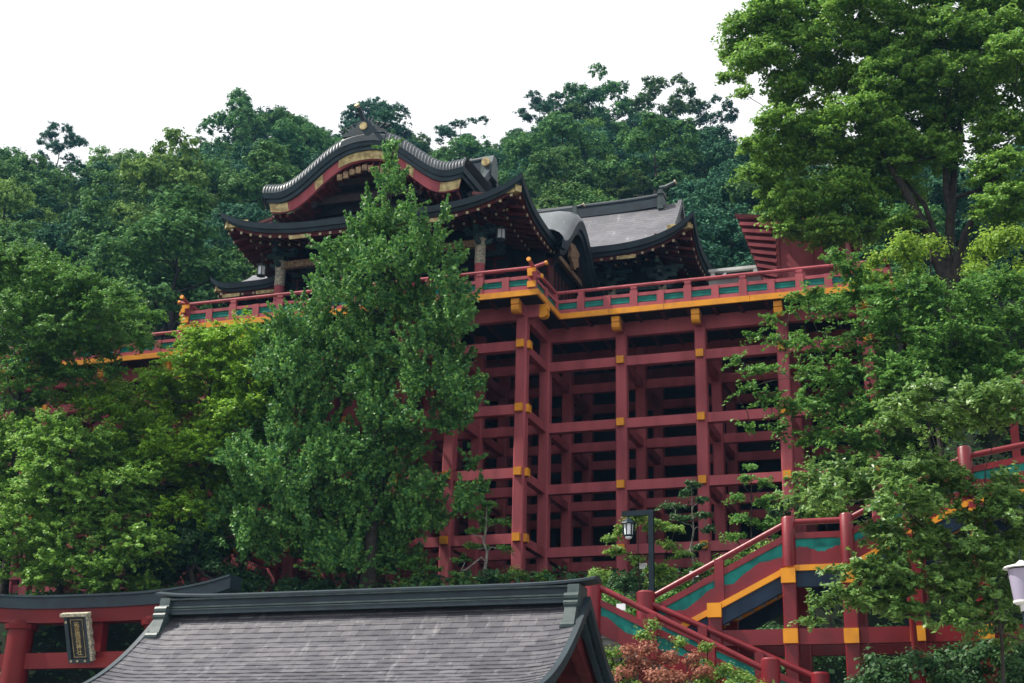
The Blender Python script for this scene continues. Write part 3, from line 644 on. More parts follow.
for x in (GX0+.4, GX1-.4):
    for sgn in (-1, 1): m.bar((x, GYR, gslope(0)-.62), (x, GYR+sgn*3.6, gslope(3.6)-.40), .25, .4)
m.pieces('gable_rafter', 'dark_red_wood', gh)
m = MB(); m.box(GX0+1.2, GX1-1.2, GYR-2.1, GYR+2.1, -21.8, gslope(2.2)-.3); m.build('wall', 'gate_red', gh)
m = MB()
for s in (-1, 1):
    x = (GX1-1.2) if s > 0 else GX0+1.2
    m.prism([(GYR-2.1, gslope(2.2)-.35), (GYR+2.1, gslope(2.2)-.35), (GYR, gslope(0)-.4)], 'x', x-.06, x+.06)
m.pieces('gable_wall', 'dark_wood', gh)
# banded ridge
m = MB(); zb = GZR-.06
for hw, z0, z1 in ((.36,0,.11),(.28,.13,.17),(.235,.21,.37)): m.box(GX0+.15, GX1-.15, GYR-hw, GYR+hw, zb+z0, zb+z1)
rg = m.build('ridge', 'copper_dark', gh)
m = MB()
for hw, z0, z1 in ((.37,.11,.13),(.31,.17,.21),(.31,.37,.415)): m.box(GX0+.15, GX1-.15, GYR-hw, GYR+hw, zb+z0, zb+z1)
m.build('ridge_band', 'copper_green', rg)
m = MB(); Xs = np.linspace(GX0-.1, GX1+.28, 30)
zr_ = lambda x: zb+.415+.14*(abs(x-4.72)/6.0)**8
m.grid([[(x, GYR+s*.33, zr_(x)+q) for x in Xs] for s, q in ((-1,0),(-1,.05),(-.2,.125),(.2,.125),(1,.05),(1,0),(-1,0))])
for e in (0, -1):
    x = Xs[e]; m.add([(x, GYR+s*.33, zr_(x)+q) for s, q in ((-1,0),(-1,.05),(-.2,.125),(.2,.125),(1,.05),(1,0))], [(0,1,2,3,4,5)])
m.build('ridge_cap', 'copper_dark', rg)
for x in (GX0+.22, GX1-.22):
    m = MB()
    prof = [(0,.55),(-.42,.55),(-.46,.30),(-.52,.22),(-.60,.26),(-.66,.16),(-.60,-.02),(-.70,-.16),(-.82,-.42),(-.92,-.62),(-1.0,-.62),(-1.06,-.76),(-.98,-.90),(-.80,-.86),(-.5,-.5),(0,-.1)]
    m.prism([(GYR+p*.78, zb+q*.78) for p, q in prof], 'x', x-.14, x+.14)
    for (p, q, r_) in ((-.56,.14,.13),(-.62,-.06,.11),(-.96,-.76,.13)): m.tube([(x-.17, GYR+p*.78, zb+q*.78), (x+.17, GYR+p*.78, zb+q*.78)], r_*.8, 10)
    m.prism([(GYR-p*.78, zb+q*.78) for p, q in prof], 'x', x-.14, x+.14)
    m.build('ridge_ornament', 'copper_green', rg)

# ---------------------------------------------------------------- torii with plaque
to = thing('torii_gate', (-14.5, -8, -16.9), 'vermilion shrine gate with a dark upturned top beam at the left of the gate hall', 'torii')
TY = -8.0
m = MB()
def kas(x, z0, e): t = (x+14.5)/6.3; return z0+e*abs(t)**3.2
X = np.linspace(-20.8, -8.2, 40)
for (hw, za, zb_) in ((.42, -12.02, -11.58), (.50, -11.58, -11.50)):
    m.grid([[(x, TY+s*hw, kas(x, q, .55)) for x in X] for s, q in ((-1,za),(-1,zb_),(1,zb_),(1,za),(-1,za))])
    for e in (0,-1):
        x = X[e]; m.add([(x, TY+s*hw, kas(x, q, .55)) for s, q in ((-1,za),(-1,zb_),(1,zb_),(1,za))], [(0,1,2,3)])
m.build('top_beam', 'copper_dark', to)
m = MB(); X2 = X[2:-2]
m.grid([[(x, TY+s*.34, kas(x, q, .45)) for x in X2] for s, q in ((-1,-12.55),(-1,-12.02),(1,-12.02),(1,-12.55),(-1,-12.55))])
for e in (0,-1):
    x = X2[e]; m.add([(x, TY+s*.34, kas(x, q, .45)) for s, q in ((-1,-12.55),(-1,-12.02),(1,-12.02),(1,-12.55))], [(0,1,2,3)])
m.build('second_beam', 'gate_red', to)
m = MB(); m.box(-18.9, -10.1, TY-.16, TY+.16, -14.28, -13.68); m.build('tie_beam', 'gate_red', to)
m = MB(); m.box(-14.0-.27, -14.0+.27, TY-.2, TY+.2, -13.68, -12.5); m.build('strut', 'gate_red', to)
for x, s in ((-17.6,-1), (-11.4,1)):
    m = MB(); m.tube([(x+s*.12, TY, -17.2), (x, TY, -12.4)], [.56,.50], 20); m.build('pillar', 'gate_red', to, smooth=True)
    m = MB(); m.box(x-.62, x+.62, TY-.3, TY+.3, -13.55, -13.35) if False else m.lathe((x, TY, -12.75), [(.62,0),(.66,.2)], 18); m.build('pillar_cap', 'gate_red', to)
# plaque: leans forward from the tie beam
pqo = thing('shrine_plaque', (-14.7, TY-.5, -14.1), 'black name plaque with gold characters and silvery frame on the red shrine gate', 'plaque')
bt, tp = Vector((-14.42, TY-.28, -14.02)), Vector((-14.42, TY-.98, -12.25))
upv = (tp-bt).normalized(); rt_ = Vector((1, 0, 0)); rt_ = (rt_-upv*rt_.dot(upv)).normalized(); nm = rt_.cross(upv).normalized(); nm = nm if nm.y < 0 else -nm
def PL(u, v, w): return bt+rt_*u+upv*v+nm*w
def pbox(m, u0, u1, v0, v1, w0, w1):
    vs = [PL(u,v,w) for w in (w0,w1) for u, v in ((u0,v0),(u1,v0),(u1,v1),(u0,v1))]
    m.add(vs, [(0,3,2,1),(4,5,6,7),(0,1,5,4),(1,2,6,5),(2,3,7,6),(3,0,4,7)])
m = MB(); pbox(m, -.36, .36, .08, 1.72, 0, .10); m.build('board', 'black_lacquer', pqo)
m = MB(); H_ = 1.85
vs = []
for (a, c_) in (((-.46,0),(-.60,.0)),): pass
pbox(m, -.52, -.36, 0, H_-.06, .0, .16); pbox(m, .36, .50, 0, H_-.06, .0, .16); pbox(m, -.50, .50, -.06, .10, .01, .17); m.build('frame', 'copper_dark', pqo)
m = MB(); pbox(m, -.62, .62, H_-.10, H_+.02, -.02, .24)
for k in range(9): v = .02+k*.2; pbox(m, .50, .60+.03*(k%2), v, v+.185, .0, .20)
m.build('frame_edge', 'carving', pqo)
m = MB()
for u0, u1, v0, v1 in ((-.27,.27,1.60,1.615),(-.27,.27,.16,.175),(-.27,-.255,.16,1.61),(.255,.27,.16,1.61)): pbox(m, u0, u1, v0, v1, .10, .112)
m.build('gold_line', 'gold', pqo)
m = MB()
for u, v in ((-.38,.0),(-.1,-.0),(.25,.0),(-.42,1.5)): 
    c0 = PL(u, v+.03, .17); m.tube([c0, c0+nm*.02], .05, 8)
m.pieces('stud', 'rafter_white', pqo)
cu = bpy.data.curves.new('plaque_text', 'FONT'); cu.body = '\n'.join('祐徳稲荷神社'); cu.size = .25; cu.align_x = 'CENTER'; cu.extrude = .008; cu.space_line = .88
tmp = bpy.data.objects.new('tmp_text', cu); col.objects.link(tmp); bpy.context.view_layer.update()
me = bpy.data.meshes.new_from_object(tmp.evaluated_get(bpy.context.evaluated_depsgraph_get())); bpy.data.objects.remove(tmp)
me.name = 'lettering'; me.materials.clear(); me.materials.append(MATS['gold'])
vv = [v.co.copy() for v in me.vertices]; ymin = min(v.y for v in vv); ymax = max(v.y for v in vv); xm = (min(v.x for v in vv)+max(v.x for v in vv))/2
for v, c_ in zip(me.vertices, vv): v.co = PL((c_.x-xm)*1.0, .24+(c_.y-ymin)/(ymax-ymin)*1.30, .115+c_.z)
lo = bpy.data.objects.new('lettering', me); col.objects.link(lo); lo.parent = pqo; lo.location = -world_loc(pqo)

# ---------------------------------------------------------------- staircase
sr = thing('red_staircase', (13, -16, -21.8), 'dark red switchback staircase with turquoise cloud panels, yellow trim and round newel posts', 'staircase')
def newel(p, z1, rad=.21, z0=-16, cap_=True):
    m = MB(); m.lathe((p[0],p[1],z0), [(rad,0),(rad,z1-z0-.05),(rad*.8,z1-z0)], 16); return m.build('newel_post', 'stair_red', sr, smooth=True)
def flight(a, b, n=2, zfas=True, panel=True, rail_h=1.12, side='near', trim=True, yoff=0):
    """a,b tread-line points of one side (x,y,z). builds handrail, lower rail, turquoise panel, stringer, yellow trim"""
    a, b = Vector(a), Vector(b); d = b-a
    m = MB(); m.tube([a+Vector((0,0,rail_h+.0)), b+Vector((0,0,rail_h))], .088, 10); m.build('handrail', 'stair_red', sr, smooth=True)
    m = MB(); m.bar(a+Vector((0,0,rail_h-.40)), b+Vector((0,0,rail_h-.40)), .13, .17); m.build('lower_rail', 'stair_red', sr)
    # panel with a wavy lower edge and cut-outs
    N_ = 48; m = MB(); lo_, hi_ = [], []
    for i in range(N_+1):
        t = i/N_; p = a+d*t; w = .16*abs(math.sin(t*PI*n*1.5+.6))**1.6+.035*abs(math.sin(t*26))
        lo_.append((p.x, p.y-.02, p.z+.20+w)); hi_.append((p.x, p.y-.02, p.z+rail_h-.47-.05*max(0,math.sin(t*PI*n*2+2))))
    m.grid([lo_, hi_]); m.grid([[(x,y+.05,z) for x,y,z in lo_],[(x,y+.05,z) for x,y,z in hi_]]); m.grid([lo_, [(x,y+.05,z) for x,y,z in lo_]]); m.grid([hi_, [(x,y+.05,z) for x,y,z in hi_]]); m.build('cloud_panel', 'teal_stair', sr)
    m = MB(); st_ = []
    for i in range(N_+1):
        t = i/N_; p = a+d*t; w = .16*abs(math.sin(t*PI*n*1.5+.6))**1.6+.035*abs(math.sin(t*26)); st_.append((p, w))
    for yy in (-.06, .09): m.grid([[(p.x,p.y+yy,p.z-.12) for p,w in st_],[(p.x,p.y+yy,p.z+.22+w) for p,w in st_]])
    m.grid([[(p.x,p.y-.06,p.z+.22+w) for p,w in st_],[(p.x,p.y+.09,p.z+.22+w) for p,w in st_]]); m.build('stringer', 'stair_red', sr)
    if trim:
        m = MB(); m.bar(a+Vector((0,-.03,-.20)), b+Vector((0,-.03,-.20)), .22, .16); m.build('edge_trim', 'yellow', sr)
        m = MB(); m.bar(a+Vector((0,.02,-.50)), b+Vector((0,.02,-.50)), .16, .44); m.build('fascia', 'blue_fascia', sr)
    for i in range(1, n):
        p = a+d*(i/n); m = MB(); m.box(p.x-.13, p.x+.13, p.y-.10, p.y+.11, p.z-.1, p.z+rail_h); m.build('baluster', 'stair_red', sr)
def steps(a, b, y0, y1):
    m = MB(); n = max(4, int(abs(b[2]-a[2])/.17)); 
    for i in range(n):
        t0, t1 = i/n, (i+1)/n; xa = a[0]+(b[0]-a[0])*t0; xb = a[0]+(b[0]-a[0])*t1; z = max(a[2]+(b[2]-a[2])*t0, a[2]+(b[2]-a[2])*t1)
        m.box(min(xa,xb), max(xa,xb), y0, y1, z-.30, z-.05)
    m.build('steps', 'concrete', sr)
def support(x, y, z1, z0=-22, caps=()):
    m = MB(); m.cbox(x-.19, x+.19, y-.19, y+.19, z0, z1, .03); o = m.build('support_post', 'stair_red', sr)
    for z in caps:
        m = MB(); m.box(x-.20, x+.20, y-.30, y-.19, z-.20, z+.20); m.build('post_cap', 'yellow', o)
YN, YF = -15.6, -13.1
# upper flights, near and far side
for yy, tr in ((YN, True), (YF, True)):
    flight((9.75, yy, -14.62), (13.74, yy, -12.62), 2, trim=tr); flight((13.74, yy, -12.62), (15.39, yy, -12.62), 1, trim=tr); flight((15.39, yy, -12.62), (18.63, yy, -11.02), 2, trim=tr); flight((18.63, yy, -11.02), (20.4, yy, -10.75), 1, trim=tr); flight((20.4, yy, -10.75), (24, yy, -9.0), 2, trim=tr)
    for x, z in ((13.74,-11.35),(15.36,-11.33),(18.66,-9.62),(20.5,-9.4),(24,-7.8)): newel((x, yy-.02), z, .19, z-1.42)
    for x, z, cs in ((13.72,-12.9,(-13.05,-14.71)),(15.36,-12.9,(-13.1,-14.74)),(18.85,-11.2,(-11.6,-12.3,-14.7)),(11.62,-13.9,(-13.95,)),(17.1,-12.0,(-14.72,))): support(x, yy, z, -22, cs if yy == YN else ())
    m = MB(); m.box(11.4, 24, yy-.12, yy+.12, -14.93, -14.50); m.build('cross_beam', 'stair_red', sr)
steps((9.75,0,-14.62), (13.74,0,-12.62), YN+.12, YF-.1); steps((15.39,0,-12.62), (18.63,0,-11.02), YN+.12, YF-.1); steps((20.4,0,-10.75), (24,0,-9.0), YN+.12, YF-.1)
m = MB(); m.box(13.74, 15.39, YN+.12, YF-.1, -12.85, -12.68); m.box(18.63, 20.4, YN+.12, YF-.1, -11.2, -11.0); m.box(7.6, 9.9, -18, -12.9, -14.95, -14.72); m.pieces('landing', 'concrete', sr)
# lower flight
flight((8.80,-18,-14.66), (13.48,-18,-17.05), 3, trim=False); flight((9.70,-15.8,-14.79), (14.42,-15.8,-16.99), 3, trim=False)
newel((8.69,-18), -13.34, .24, -15.2); newel((9.62,-15.75), -13.34, .27, -15.6); newel((13.48,-18), -15.56, .25, -18); newel((14.46,-15.8), -15.70, .25, -18)
steps((13.48,0,-17.0), (8.9,0,-14.8), -17.9, -15.9)
m = MB(); m.tube([(8.75,-17.9,-14.55+.2),(9.6,-15.8,-14.55+.2)], .06, 8); m.build('lower_rail', 'stair_red', sr)
for x in (8.69, 13.48): support(x, -18, -15.0 if x < 10 else -17.3)
for x in (9.62, 14.46): support(x, -15.8, -15.3 if x < 10 else -17.6)
# thin red pipe post and its base near the right
rp = thing('red_pipe_post', (17.0,-17.2,-21.8), 'slim red pipe post with a thicker base rising under the right stair', 'post')
p0 = at(909, 598, -17.2); p1 = at(918, 683, -17.2)
m = MB(); m.tube([(p1.x, -17.2, p1.z+.35), (p1.x-.05, -17.2, p0.z)], .085, 10); m.build('pipe', 'gate_red', rp)
m = MB(); m.tube([(p1.x, -17.2, -21.8), (p1.x, -17.2, p1.z+.4)], .20, 12); m.build('base', 'gate_red', rp)
# upper walkway rails at the far right
wk = thing('upper_walkway', (21, .5, -5), 'short red railed walkway among the leaves high at the right edge', 'walkway')
for yy in (.0,):
    for x in (20.05, 21.6, 23.2):
        z = -2.6+(x-20.05)*.45; m = MB(); m.lathe((x,yy,z-1.6), [(.16,0),(.16,1.6)], 10); m.build('newel_post', 'stair_red', wk)
    m = MB(); m.tube([(20.05,yy,-3.0),(23.2,yy,-1.6)], .08, 8); m.bar((20.05,yy,-3.4),(23.2,yy,-2.0), .12,.16); m.build('handrail', 'stair_red', wk)
    m = MB(); m.bar((20.05,yy,-3.75),(23.2,yy,-2.35), .06,.45); m.build('panel', 'teal_stair', wk)
    m = MB(); m.box(20.0,20.3,yy-.1,yy+.1,-11,-4); m.box(22.9,23.2,yy-.1,yy+.1,-11,-3); m.bar((19.9,yy,-4.15),(23.3,yy,-2.75),.2,.3); m.build('support_post', 'stair_red', wk)

# ---------------------------------------------------------------- lamps
def arm_lamp(x, y, ztop, label, flip=-1):
    zb_ = hgt(x, y)-.1 if y > -12 else -21.8
    t = thing('garden_lamp', (x,y,zb_), label, 'lamp')
    m = MB(); m.box(x-.085, x+.085, y-.085, y+.085, zb_, ztop); m.box(min(x, x+flip*1.0), max(x, x+flip*1.0), y-.07, y+.07, ztop-.18, ztop-.003); m.build('pole', 'lamp_metal', t)
    lx = x+flip*.78; zt = ztop-.22
    m = MB(); m.tube([(lx,y,ztop-.1),(lx,y,zt-.05)], .035, 6); m.lathe((lx,y,zt-.22), [(.27,0),(.25,.04),(.10,.17),(.05,.2)], 8); m.lathe((lx,y,zt-.66), [(.12,0),(.17,.03),(.17,.06)], 8)
    for k in range(6):
        a = PI/3*k+.3; m.tube([(lx+.165*math.cos(a), y+.165*math.sin(a), zt-.62), (lx+.195*math.cos(a), y+.195*math.sin(a), zt-.2)], .022, 5)
    h = m.build('lantern_frame', 'lamp_metal', t)
    m = MB(); m.lathe((lx,y,zt-.61), [(.135,0),(.165,.38)], 12); m.build('lantern_glass', 'lamp_glass', t)
    m = MB(); m.lathe((lx,y,zt-.73), [(.07,0),(.12,.04),(.12,.07)], 10); m.build('lantern_foot', 'lamp_glass', t)
p = at(651, 510, -9.5); arm_lamp(p.x, -9.5, p.z, 'black angled pole carrying a white glazed lantern beside the stair newel')
p = at(905, 580, -12.3); arm_lamp(p.x, -12.3, p.z, 'white glazed lantern half hidden in leaves beneath the right stair')
p = at(1021.5, 566, -26); x, y = p.x, -26
t = thing('plaza_lamp', (x,y,-21.8), 'white drum lamp with a flat cap on a black pole at the right edge', 'lamp')
m = MB(); m.tube([(x,y,-21.8),(x,y,-15.6)], [.085,.07], 12); m.build('pole', 'lamp_metal', t)
m = MB(); zt = p.z; m.lathe((x,y,zt-.70), [(.20,0),(.205,.03),(.27,.60),(.27,.62)], 20); m.build('shade', 'lamp_shade', t, smooth=True)
m = MB(); m.lathe((x,y,zt-.05), [(.36,0),(.34,.03),(.12,.09),(.04,.16)], 20); m.lathe((x,y,zt-.76), [(.17,0),(.22,.03),(.22,.07)], 16); m.lathe((x,y,zt-.9), [(.09,0),(.1,.16)], 12); m.pieces('shade_cap', 'pale_board', t, smooth=True)
m = MB(); m.tube([(x,y,zt+.08),(x-.02,y,zt+.22),(x+.01,y,zt+.34)], .012, 5); m.build('finial_wire', 'lamp_metal', t)
for (px, py_, Y, lab) in ((643,566,-8.5,'small white tag board beside the lantern pole'),(694,574,-9.5,'small white tag board below the thin pruned pine'),(621,607,-13.5,'small white tag board in the shrub behind the lower stair')):
    p = at(px, py_, Y); zg = hgt(p.x, Y)
    t = thing('plant_tag', (p.x,Y,zg), lab, 'sign'); m = MB(); m.box(p.x-.14, p.x+.14, Y-.02, Y+.01, p.z-.10, p.z+.10); m.build('board', 'white_paint', t)
    m = MB(); m.box(p.x-.02, p.x+.02, Y, Y+.03, zg-.1, p.z-.08); m.build('stake', 'lamp_metal', t)

# ---------------------------------------------------------------- foliage
from mathutils import noise as mnoise
GAP = {'feather': (1.0, -.10), 'plate': (1.1, -.16), 'shoot': (.85, -.14), 'tuft': (.9, -.14)}
def unit(n): v = rng.normal(size=(n,3)); return v/np.linalg.norm(v, axis=1, keepdims=True)
def leaf_mesh(name, C, Nn, S, mat, elong=1.0):
    """one folded four-point leaf per centre C, facing Nn, size S"""
    n = len(C); r = unit(n); t = np.cross(Nn, r); t /= np.linalg.norm(t, axis=1, keepdims=True)+1e-9; b = np.cross(Nn, t)
    S = S[:, None]
    V = np.empty((n, 4, 3)); V[:,0] = C-t*S*elong*.5; V[:,1] = C+b*S*.36-Nn*S*.10; V[:,2] = C+t*S*elong*.5-Nn*S*.12; V[:,3] = C-b*S*.36-Nn*S*.10
    me = bpy.data.meshes.new(name); me.vertices.add(4*n); me.vertices.foreach_set('co', V.reshape(-1).astype(np.float32))
    me.loops.add(4*n); me.loops.foreach_set('vertex_index', np.arange(4*n, dtype=np.int32)); me.polygons.add(n)
    me.polygons.foreach_set('loop_start', np.arange(0, 4*n, 4, dtype=np.int32)); me.polygons.foreach_set('loop_total', np.full(n, 4, dtype=np.int32))
    me.update(calc_edges=True); me.materials.append(MATS[mat]); return me
def sprays_in(blobs, dens, style, flat=.75, gaps=True):
    """blobs (n,4+): centre and radius -> spray centres, outward directions, spray radius"""
    C, D, S = [], [], []
    for bl in blobs:
        c = np.array(bl[:3]); r = bl[3]; k = max(5, int(dens*r*r)); u = unit(k)
        u[:,2] = np.where(u[:,2] < -.35, -u[:,2], u[:,2])
        rho = rng.uniform(.35, 1.06, k)**.6; p = c+u*rho[:,None]*r*np.array([1,1,flat])
        C.append(p); D.append(u); S.append(np.full(k, r))
    C, D, S = np.concatenate(C), np.concatenate(D), np.concatenate(S)
    o = rng.uniform(-50, 50, 3); f = GAP[style]
    if not gaps: return C, D, S
    keep = np.array([mnoise.noise(Vector((p+o)*f[0])) > f[1] for p in C])
    keep |= S < .5
    return C[keep], D[keep], S[keep]
def foliage(blobs, leaf, nper, dens, style, size, flat=.75, gaps=True):
    C, D, S = sprays_in(blobs, dens, style, flat, gaps); n = len(C); k = nper
    if style == 'plate':          # flat layered sprays whose rims droop
        R = rng.uniform(.45, 1.0, n)*size; a = rng.uniform(0, 2*PI, (n,k)); q = np.sqrt(rng.uniform(0, 1, (n,k)))
        el = D*np.array([1,1,.15]); el /= np.linalg.norm(el, axis=1, keepdims=True)+1e-9
        per = np.stack([-el[:,1], el[:,0], np.zeros(n)], 1)
        x = np.cos(a)*q*R[:,None]*1.25; y = np.sin(a)*q*R[:,None]*.8; tl = rng.normal(0,.22,(n,1))
        P = C[:,None]+el[:,None]*x[...,None]+per[:,None]*y[...,None]; P[...,2] += rng.normal(0, .17, (n,k))*R[:,None]-.20*np.maximum(0, x)**1.5/np.sqrt(R[:,None])-.12*y**2/R[:,None]+tl*y
        Nn = rng.normal(0, .6, (n,k,3))+np.array([0,-.25,.9])+el[:,None]*.3
    elif style == 'feather':      # two-ranked leafy twigs reaching outwards and drooping
        L_ = rng.uniform(.6, 1.35, n)*size; ax = D*np.array([1,1,.35])+rng.normal(0,.32,(n,3))+np.array([0,0,.06]); ax /= np.linalg.norm(ax, axis=1, keepdims=True)
        sd_ = np.stack([-ax[:,1], ax[:,0], rng.normal(0,.25,n)], 1); sd_ /= np.linalg.norm(sd_, axis=1, keepdims=True)
        t = rng.uniform(-.35, 1, (n,k)); w_ = rng.uniform(-1, 1, (n,k))*(.26-.12*np.abs(t))
        P = C[:,None]+ax[:,None]*(t*L_[:,None])[...,None]+sd_[:,None]*(w_*L_[:,None])[...,None]; P[...,2] += -.22*L_[:,None]*np.maximum(t,0)**2+rng.normal(0,.035,(n,k))
        Nn = rng.normal(0,.5,(n,k,3))+np.array([0,-.15,1.0])+ax[:,None]*.35
    elif style == 'shoot':        # leaves crowded along outward rising shoots
        L_ = rng.uniform(.5, 1.3, n)*size; ax = D*.8+np.array([0,0,.55])+rng.normal(0,.25,(n,3)); ax /= np.linalg.norm(ax, axis=1, keepdims=True)
        t = rng.uniform(-.6, 1, (n,k)); rad = rng.normal(0, .125, (n,k,3))*size*(1.15-np.maximum(0,t))[...,None]
        P = C[:,None]+ax[:,None]*(t*L_[:,None])[...,None]+rad; Nn = rad/np.maximum(1e-6, np.linalg.norm(rad, axis=2, keepdims=True))+rng.normal(0,.5,(n,k,3))+np.array([0,0,.45])
    else:                          # rounded tufts
        R = rng.uniform(.6, 1.15, n)*size; o = rng.normal(0, .42, (n,k,3)); P = C[:,None]+o*R[:,None,None]*np.array([1,1,.75]); Nn = o+D[:,None]*.5+rng.normal(0,.35,(n,k,3))+np.array([0,0,.5])
    P = P.reshape(-1,3); Nn = Nn.reshape(-1,3); Nn /= np.linalg.norm(Nn, axis=1, keepdims=True)+1e-9
    return P, Nn, C, D
def limbs(m, base, top, blobs, C, r0, twigs=.15, wob=.25, lean=.0):
    """trunk from base to top with a limb to every blob and twigs into some sprays"""
    base, top = Vector(base), Vector(top); n = 9; tr = []
    for i in range(n):
        t = i/(n-1); p = base.lerp(top, t)+Vector((rnd.uniform(-1,1), rnd.uniform(-1,1), 0))*wob*(t*(1.1-t)*2); tr.append(p)
    rs = [r0*(1-.82*(i/(n-1))**.8)*(1.35 if i == 0 else 1) for i in range(n)]; m.tube(tr, rs, 9)
    H = max(.1, top.z-base.z)
    nodes = [(tr[i], rs[i], Vector((0,0,1))) for i in range(n) if i >= n*.28]
    ax = lambda c: min((c-q).length for q in tr[2:])
    for bl in sorted(blobs, key=lambda b: ax(Vector(b[:3]))):
        c = Vector(bl[:3]); best = None
        for q, r_, dr in nodes:
            v = c-q; L_ = v.length
            if L_ < .05: continue
            cost = L_*(1+.9*max(0, .25-v.z/L_)+.25*(1-v.normalized().dot(dr)))
            if best is None or cost < best[0]: best = (cost, q, r_, dr)
        _, q, r_, dr = best; L_ = (c-q).length
        m1 = q+dr*L_*.22+(c-q)*.18+Vector((rnd.uniform(-1,1),rnd.uniform(-1,1),rnd.uniform(-.5,.5)))*.05*L_
        m2 = q+(c-q)*.62+Vector((rnd.uniform(-1,1),rnd.uniform(-1,1),rnd.uniform(0,1)))*.06*L_
        ra_ = min(r_*.72, .030*L_+.05*r0+.03); rb_ = max(.018, ra_*.55); m.tube([q, m1, m2, c], [ra_, ra_*.85, (ra_+rb_)/2, rb_], 6, cap=False)
        nodes.append((m2, (ra_+rb_)/2, (c-m1).normalized())); nodes.append((c, rb_, (c-m2).normalized()))
        if twigs > 0:
            d = np.linalg.norm(C-np.array(c), axis=1); idx = np.where(d < bl[3]*1.1)[0]
            for j in idx[:max(1, int(len(idx)*twigs))]:
                e = Vector(C[j]); md = c.lerp(e,.5)+Vector((0,0,.08*(e-c).length)); m.tube([c, md, e], [rb_*.5, rb_*.35, .006], 4, cap=False)
def tree(name, label, cat, base, top, blobs, leaf, style, nper, dens, spray, lsize, r0, bark='bark', flat=.75, twigs=.15, wob=.25, elong=1.0, group=None, stems=None, gap=None):
    old = GAP[style]
    if gap: GAP[style] = gap
    t = thing(name, tuple(base), label, cat, group)
    P, Nn, C, D = foliage(blobs, leaf, nper, dens, style, spray, flat)
    GAP[style] = old
    S = rng.uniform(.7, 1.35, len(P))*lsize
    me = leaf_mesh('crown', P, Nn, S, leaf, elong); o = bpy.data.objects.new('crown', me); col.objects.link(o); o.parent = t; o.location = -world_loc(t)
    m = MB(); limbs(m, base, top, blobs, C, r0, twigs, wob)
    for s in (stems or []): m.tube([Vector(p) for p in s[0]], s[1], 8)
    m.build('trunk', bark, t, smooth=True, fix=False)
    return t
def B(lst, Y, dy=1.5, k=1.0):
    """(x, y, r) in picture points -> world spheres around depth Y"""
    out = []
    for it in lst:
        x, y, r = it[:3]; yy = Y+(it[3] if len(it) > 3 else rnd.uniform(-dy, dy)); p = at(x, y, yy); sc_ = (p-CAM).dot(FW)/FOC
        out.append((p.x, p.y, p.z, r*sc_*k))
    return out
def bz(x, y, Y): p = at(x, y, Y); return (p.x, p.y, hgt(p.x, Y)-.3)

# central ginkgo
gl = [(393,166,13),(390,188,22),(372,205,22),(412,212,24),(392,232,34),(360,240,30),(428,240,30),(345,268,32),(385,270,42),(428,272,38),(455,290,26),(340,300,36),(380,315,46),(425,318,44),(455,325,28),
      (300,330,34),(275,350,26),(325,350,40),(375,355,48),(425,358,46),(460,365,22),(285,380,34),(330,385,42),(372,388,30),(430,392,42),(462,400,20),(300,408,30),(268,400,26),(428,420,36),(462,424,20),(262,432,28),
      (300,440,36),(335,452,28),(250,465,28),(290,475,42),(340,480,44),(385,492,38),(425,500,34),(465,505,20),(235,500,26),(270,510,40),(320,520,46),(370,525,46),(415,528,36),(250,545,30),(300,555,40),(350,562,40),(395,562,30),(225,530,20)]
gl += [(392,146,5),(391,154,8),(322,246,7),(478,318,6),(466,328,10),(494,384,6),(478,388,10),(486,408,6),(470,412,9),(497,490,7),(482,496,10),(484,462,7),(214,520,7),(222,510,9),(240,408,9),(470,255,8),(458,262,12),(446,215,7),(438,238,10),(483,300,8),(228,455,8),(243,480,10),(215,545,8),(452,345,12),(240,380,8),(502,520,6)]
gl += [(380,425,26),(365,450,30),(400,452,26),(345,440,18),(330,420,16),(372,415,22)]
gl = [(x if x < 440 else 440+(x-440)*.72, y, r*(.70 if y < 265 else .82 if y < 330 else 1.0 if x < 420 else .8)) for x, y, r in gl]
gb = B(gl, -4.2, 1.7, 1.0)
tree('ginkgo_tree', 'tall pointed bright green ginkgo standing in front of the stage and main hall', 'tree', bz(368,590,-4.2), at(392,160,-4.2), gb, 'leaf_ginkgo', 'shoot', 58, 52, .66, .155, .28, flat=.85, twigs=.05)
# long whippy shoots
tips = [(392,140,392,172),(480,322,440,345),(497,382,450,392),(487,408,440,425),(500,490,440,500),(485,462,440,470),(213,520,255,510),(240,405,280,400),(470,255,440,262),(335,190,365,205),(483,300,450,300),(320,245,345,255)]

